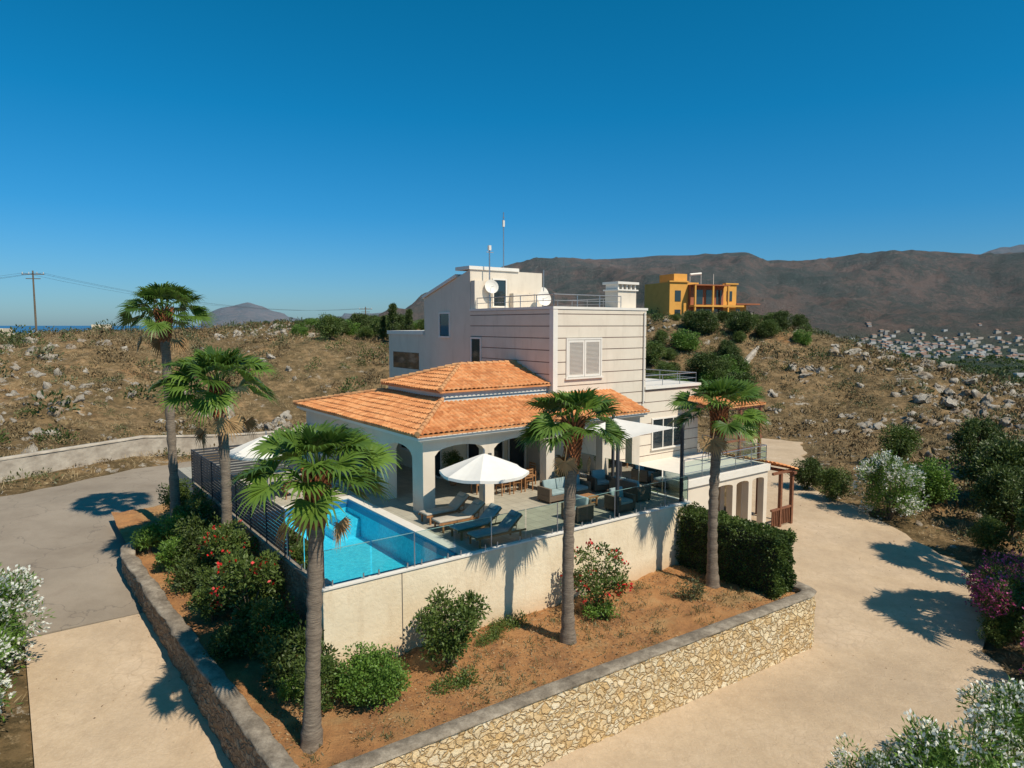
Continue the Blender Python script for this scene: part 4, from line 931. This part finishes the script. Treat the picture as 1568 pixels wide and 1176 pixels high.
# ------------------------------------------------------------ utility pole + wires
def upole(x,y,h=8.5):
    z=gz(x,y); e=empty('utility_pole',(x,y,z),.2); mb=MB(); mb.tube([(0,0,-.5),(0,0,h)],[.16,.1],8,0); mb.box(-1.4,1.4,-.06,.06,h-.55,h-.43,0); mb.box(-.9,.9,-.06,.06,h-1.15,h-1.05,0)
    for q_ in(-1.3,-.5,.5,1.3): mb.tube([(q_,0,h-.43),(q_,0,h-.2)],.05,6,1)
    mb.build('pole',[M['bark'],M['whitetrim']],e); return Vector((x,y,z+h-.3))
p1=upole(-66,95,9.6); p2=upole(-128,80,12); p3=upole(-32,150,9)
mb=MB()
for A_,B_ in((p2,p1),(p1,p3)):
    for o_ in(-1.3,.5,1.3): mb.tube([A_.lerp(B_,t)+Vector((o_,0,-2.2*4*t*(1-t))) for t in np.linspace(0,1,15)],.012,4,0)
mb.build('power_lines',[M['darkmetal']])
# ------------------------------------------------------------ ochre house + far houses
M['ochre']=simple('ochre_render',(.74,.37,.075),(.64,.31,.06),1,.85)
M['redr']=simple('red_brown_render',(.38,.13,.055),(.30,.10,.045),1,.85)
oh=empty('ochre_house',(29.2,103,8.6),.35); mb=MB()
mb.box(-6.5,-1.5,0,7,-2,4.6,0); mb.box(-3.3,2.5,-.6,6.9,-2,4.1,1); mb.box(-4.5,-2.2,2,6,4.6,6,0); mb.box(2.5,5.0,-.4,6.8,-2,4.4,0); mb.box(5,8.0,1,6,-2,1.4,0)
mb.box(-3.4,2.8,-1.8,.0,4.1,4.25,1); mb.box(-3.5,5.3,-1.9,-.61,1.0,1.25,0); mb.box(5.01,9.4,-.5,6.2,1.4,1.6,1)
mb.box(-6.7,-3.41,-.2,.3,4.6,4.8,0); mb.box(2.9,5.2,-.6,.2,4.4,4.6,0)
for x0,x1,z0,z1,y0 in((-5.6,-4.6,1.8,3.4,0),(-2.6,-1.2,1.4,3.5,-.6),(-.6,.8,1.4,3.5,-.6),(1.2,2.1,1.4,3.5,-.6),(3.2,4.2,1.9,3.4,-.4),(-2.5,2,-1.4,.7,-.6),(-5.6,-4.6,-1,.6,0),(5.6,6.8,-.9,.8,1)): mb.box(x0,x1,y0-.05,y0-.01,z0,z1,2)
for x in(-3.3,-.2,2.5): mb.box(x-.12,x+.12,-1.85,-1.6,-2,4.09,0)
for x in(-1,1,3.3): mb.tube([(x,3,4.1),(x,3,6.2)],.04,5,3)
mb.tube([(-1.,3,6.0),(1,3,6.2)],.2,6,3)
mb.box(-6.6,8.1,-.2,7.1,-8,-2.01,0)
mb.build('ochre_house_walls',[M['ochre'],M['redr'],M['glassdark'],M['whitetrim']],oh)
def smallhouse(x,y,w_,h,rot=0,mat='white',z=None):
    z=gz(x,y) if z is None else z; e=empty('small_house',(x,y,z),rot); mb=MB(); mb.box(-w_/2,w_/2,-3,3,-5,h,0); mb.box(-w_/2-.2,w_/2+.2,-3.2,3.2,h,h+.2,1); mb.box(w_*.1,w_*.45,-3,2,h+.2,h+1.6,0)
    for i in(-.3,0,.3): mb.box(w_*i-.5,w_*i+.5,-3.05,-3.01,h-2,h-.8,2)
    mb.build('house_walls',[M[mat],M['whitetrim'],M['glassdark']],e)
smallhouse(-81,133,5,3.0,.2,'cream',2.4); smallhouse(-89,124,4,2.2,.1,'cream',1.6); smallhouse(-106,140,6,3.0,.3,'cream',1.6)
rg=np.random.default_rng(9); mb=MB()
for i in range(340):
    t=math.radians(rg.normal(31.5,4.2) if i<290 else rg.uniform(14,44)); r_=rg.normal(1770,100) if i<290 else rg.uniform(800,1800)
    x_,y_=r_*math.sin(t),r_*math.cos(t); z_=gz(x_,y_)
    w_=rg.uniform(2.5,6.5);d_=rg.uniform(3,5);h=rg.uniform(2.5,6); k=int(rg.integers(0,3)); mb.box(x_-w_,x_+w_,y_-d_,y_+d_,z_-6,z_+h,k)
    if rg.random()<.45: mb.prism([(x_-w_-.3,y_-d_-.3),(x_+w_+.3,y_-d_-.3),(x_+w_+.3,y_+d_+.3),(x_-w_-.3,y_+d_+.3)],z_+h,[z_+h+.3,z_+h+.3,z_+h+2,z_+h+2],3)
mb.build('village_houses',[simple('far_white',(.54,.52,.49),bs=0),simple('far_cream',(.46,.40,.33),bs=0),simple('far_grey',(.34,.32,.30),bs=0),simple('far_roof',(.33,.19,.13),bs=0)])
# ------------------------------------------------------------ world, sun, camera
w=bpy.data.worlds.new("World"); S.world=w; w.use_nodes=True; nt=w.node_tree; bg_=nt.nodes['Background']
sky=nt.nodes.new('ShaderNodeTexSky'); sky.sky_type='NISHITA'; sky.sun_disc=False; sky.sun_elevation=math.radians(51); sky.sun_rotation=math.radians(131.3)
sky.altitude=150; sky.air_density=1.0; sky.dust_density=.6; sky.ozone_density=4.0
tc=nt.nodes.new('ShaderNodeTexCoord'); sx=nt.nodes.new('ShaderNodeSeparateXYZ'); nt.links.new(tc.outputs['Generated'],sx.inputs[0])
tint=ramp(nt,sx.outputs[2],[(0,(.50,.74,.98)),(.06,(.36,.72,1.0)),(.15,(.16,.73,1.04)),(.28,(.045,.78,1.05)),(.5,(.015,.82,.98)),(1,(.14,.8,.95))])
mu=N(nt,'ShaderNodeVectorMath',operation='MULTIPLY')
nt.links.new(sky.outputs[0],mu.inputs[0]); nt.links.new(tint,mu.inputs[1]); nt.links.new(mu.outputs[0],bg_.inputs[0]); bg_.inputs[1].default_value=.10
sd=bpy.data.lights.new('sun','SUN'); sd.energy=5.0; sd.angle=math.radians(.5); sd.color=(1,.90,.745)
so=bpy.data.objects.new('sun',sd); S.collection.objects.link(so)
el=math.radians(51); dv=Vector((.75*math.cos(el),-.66*math.cos(el),math.sin(el))); so.rotation_euler=(-dv).to_track_quat('-Z','Y').to_euler()
cd=bpy.data.cameras.new('camera'); cd.lens=24; cd.sensor_width=36; cd.clip_end=120000; cd.clip_start=.1
co=bpy.data.objects.new('camera',cd); S.collection.objects.link(co); co.location=(0,0,7); co.rotation_euler=(math.radians(90-4.98),0,0); S.camera=co
S.view_settings.view_transform='Standard'; S.view_settings.look='None'; S.view_settings.exposure=0
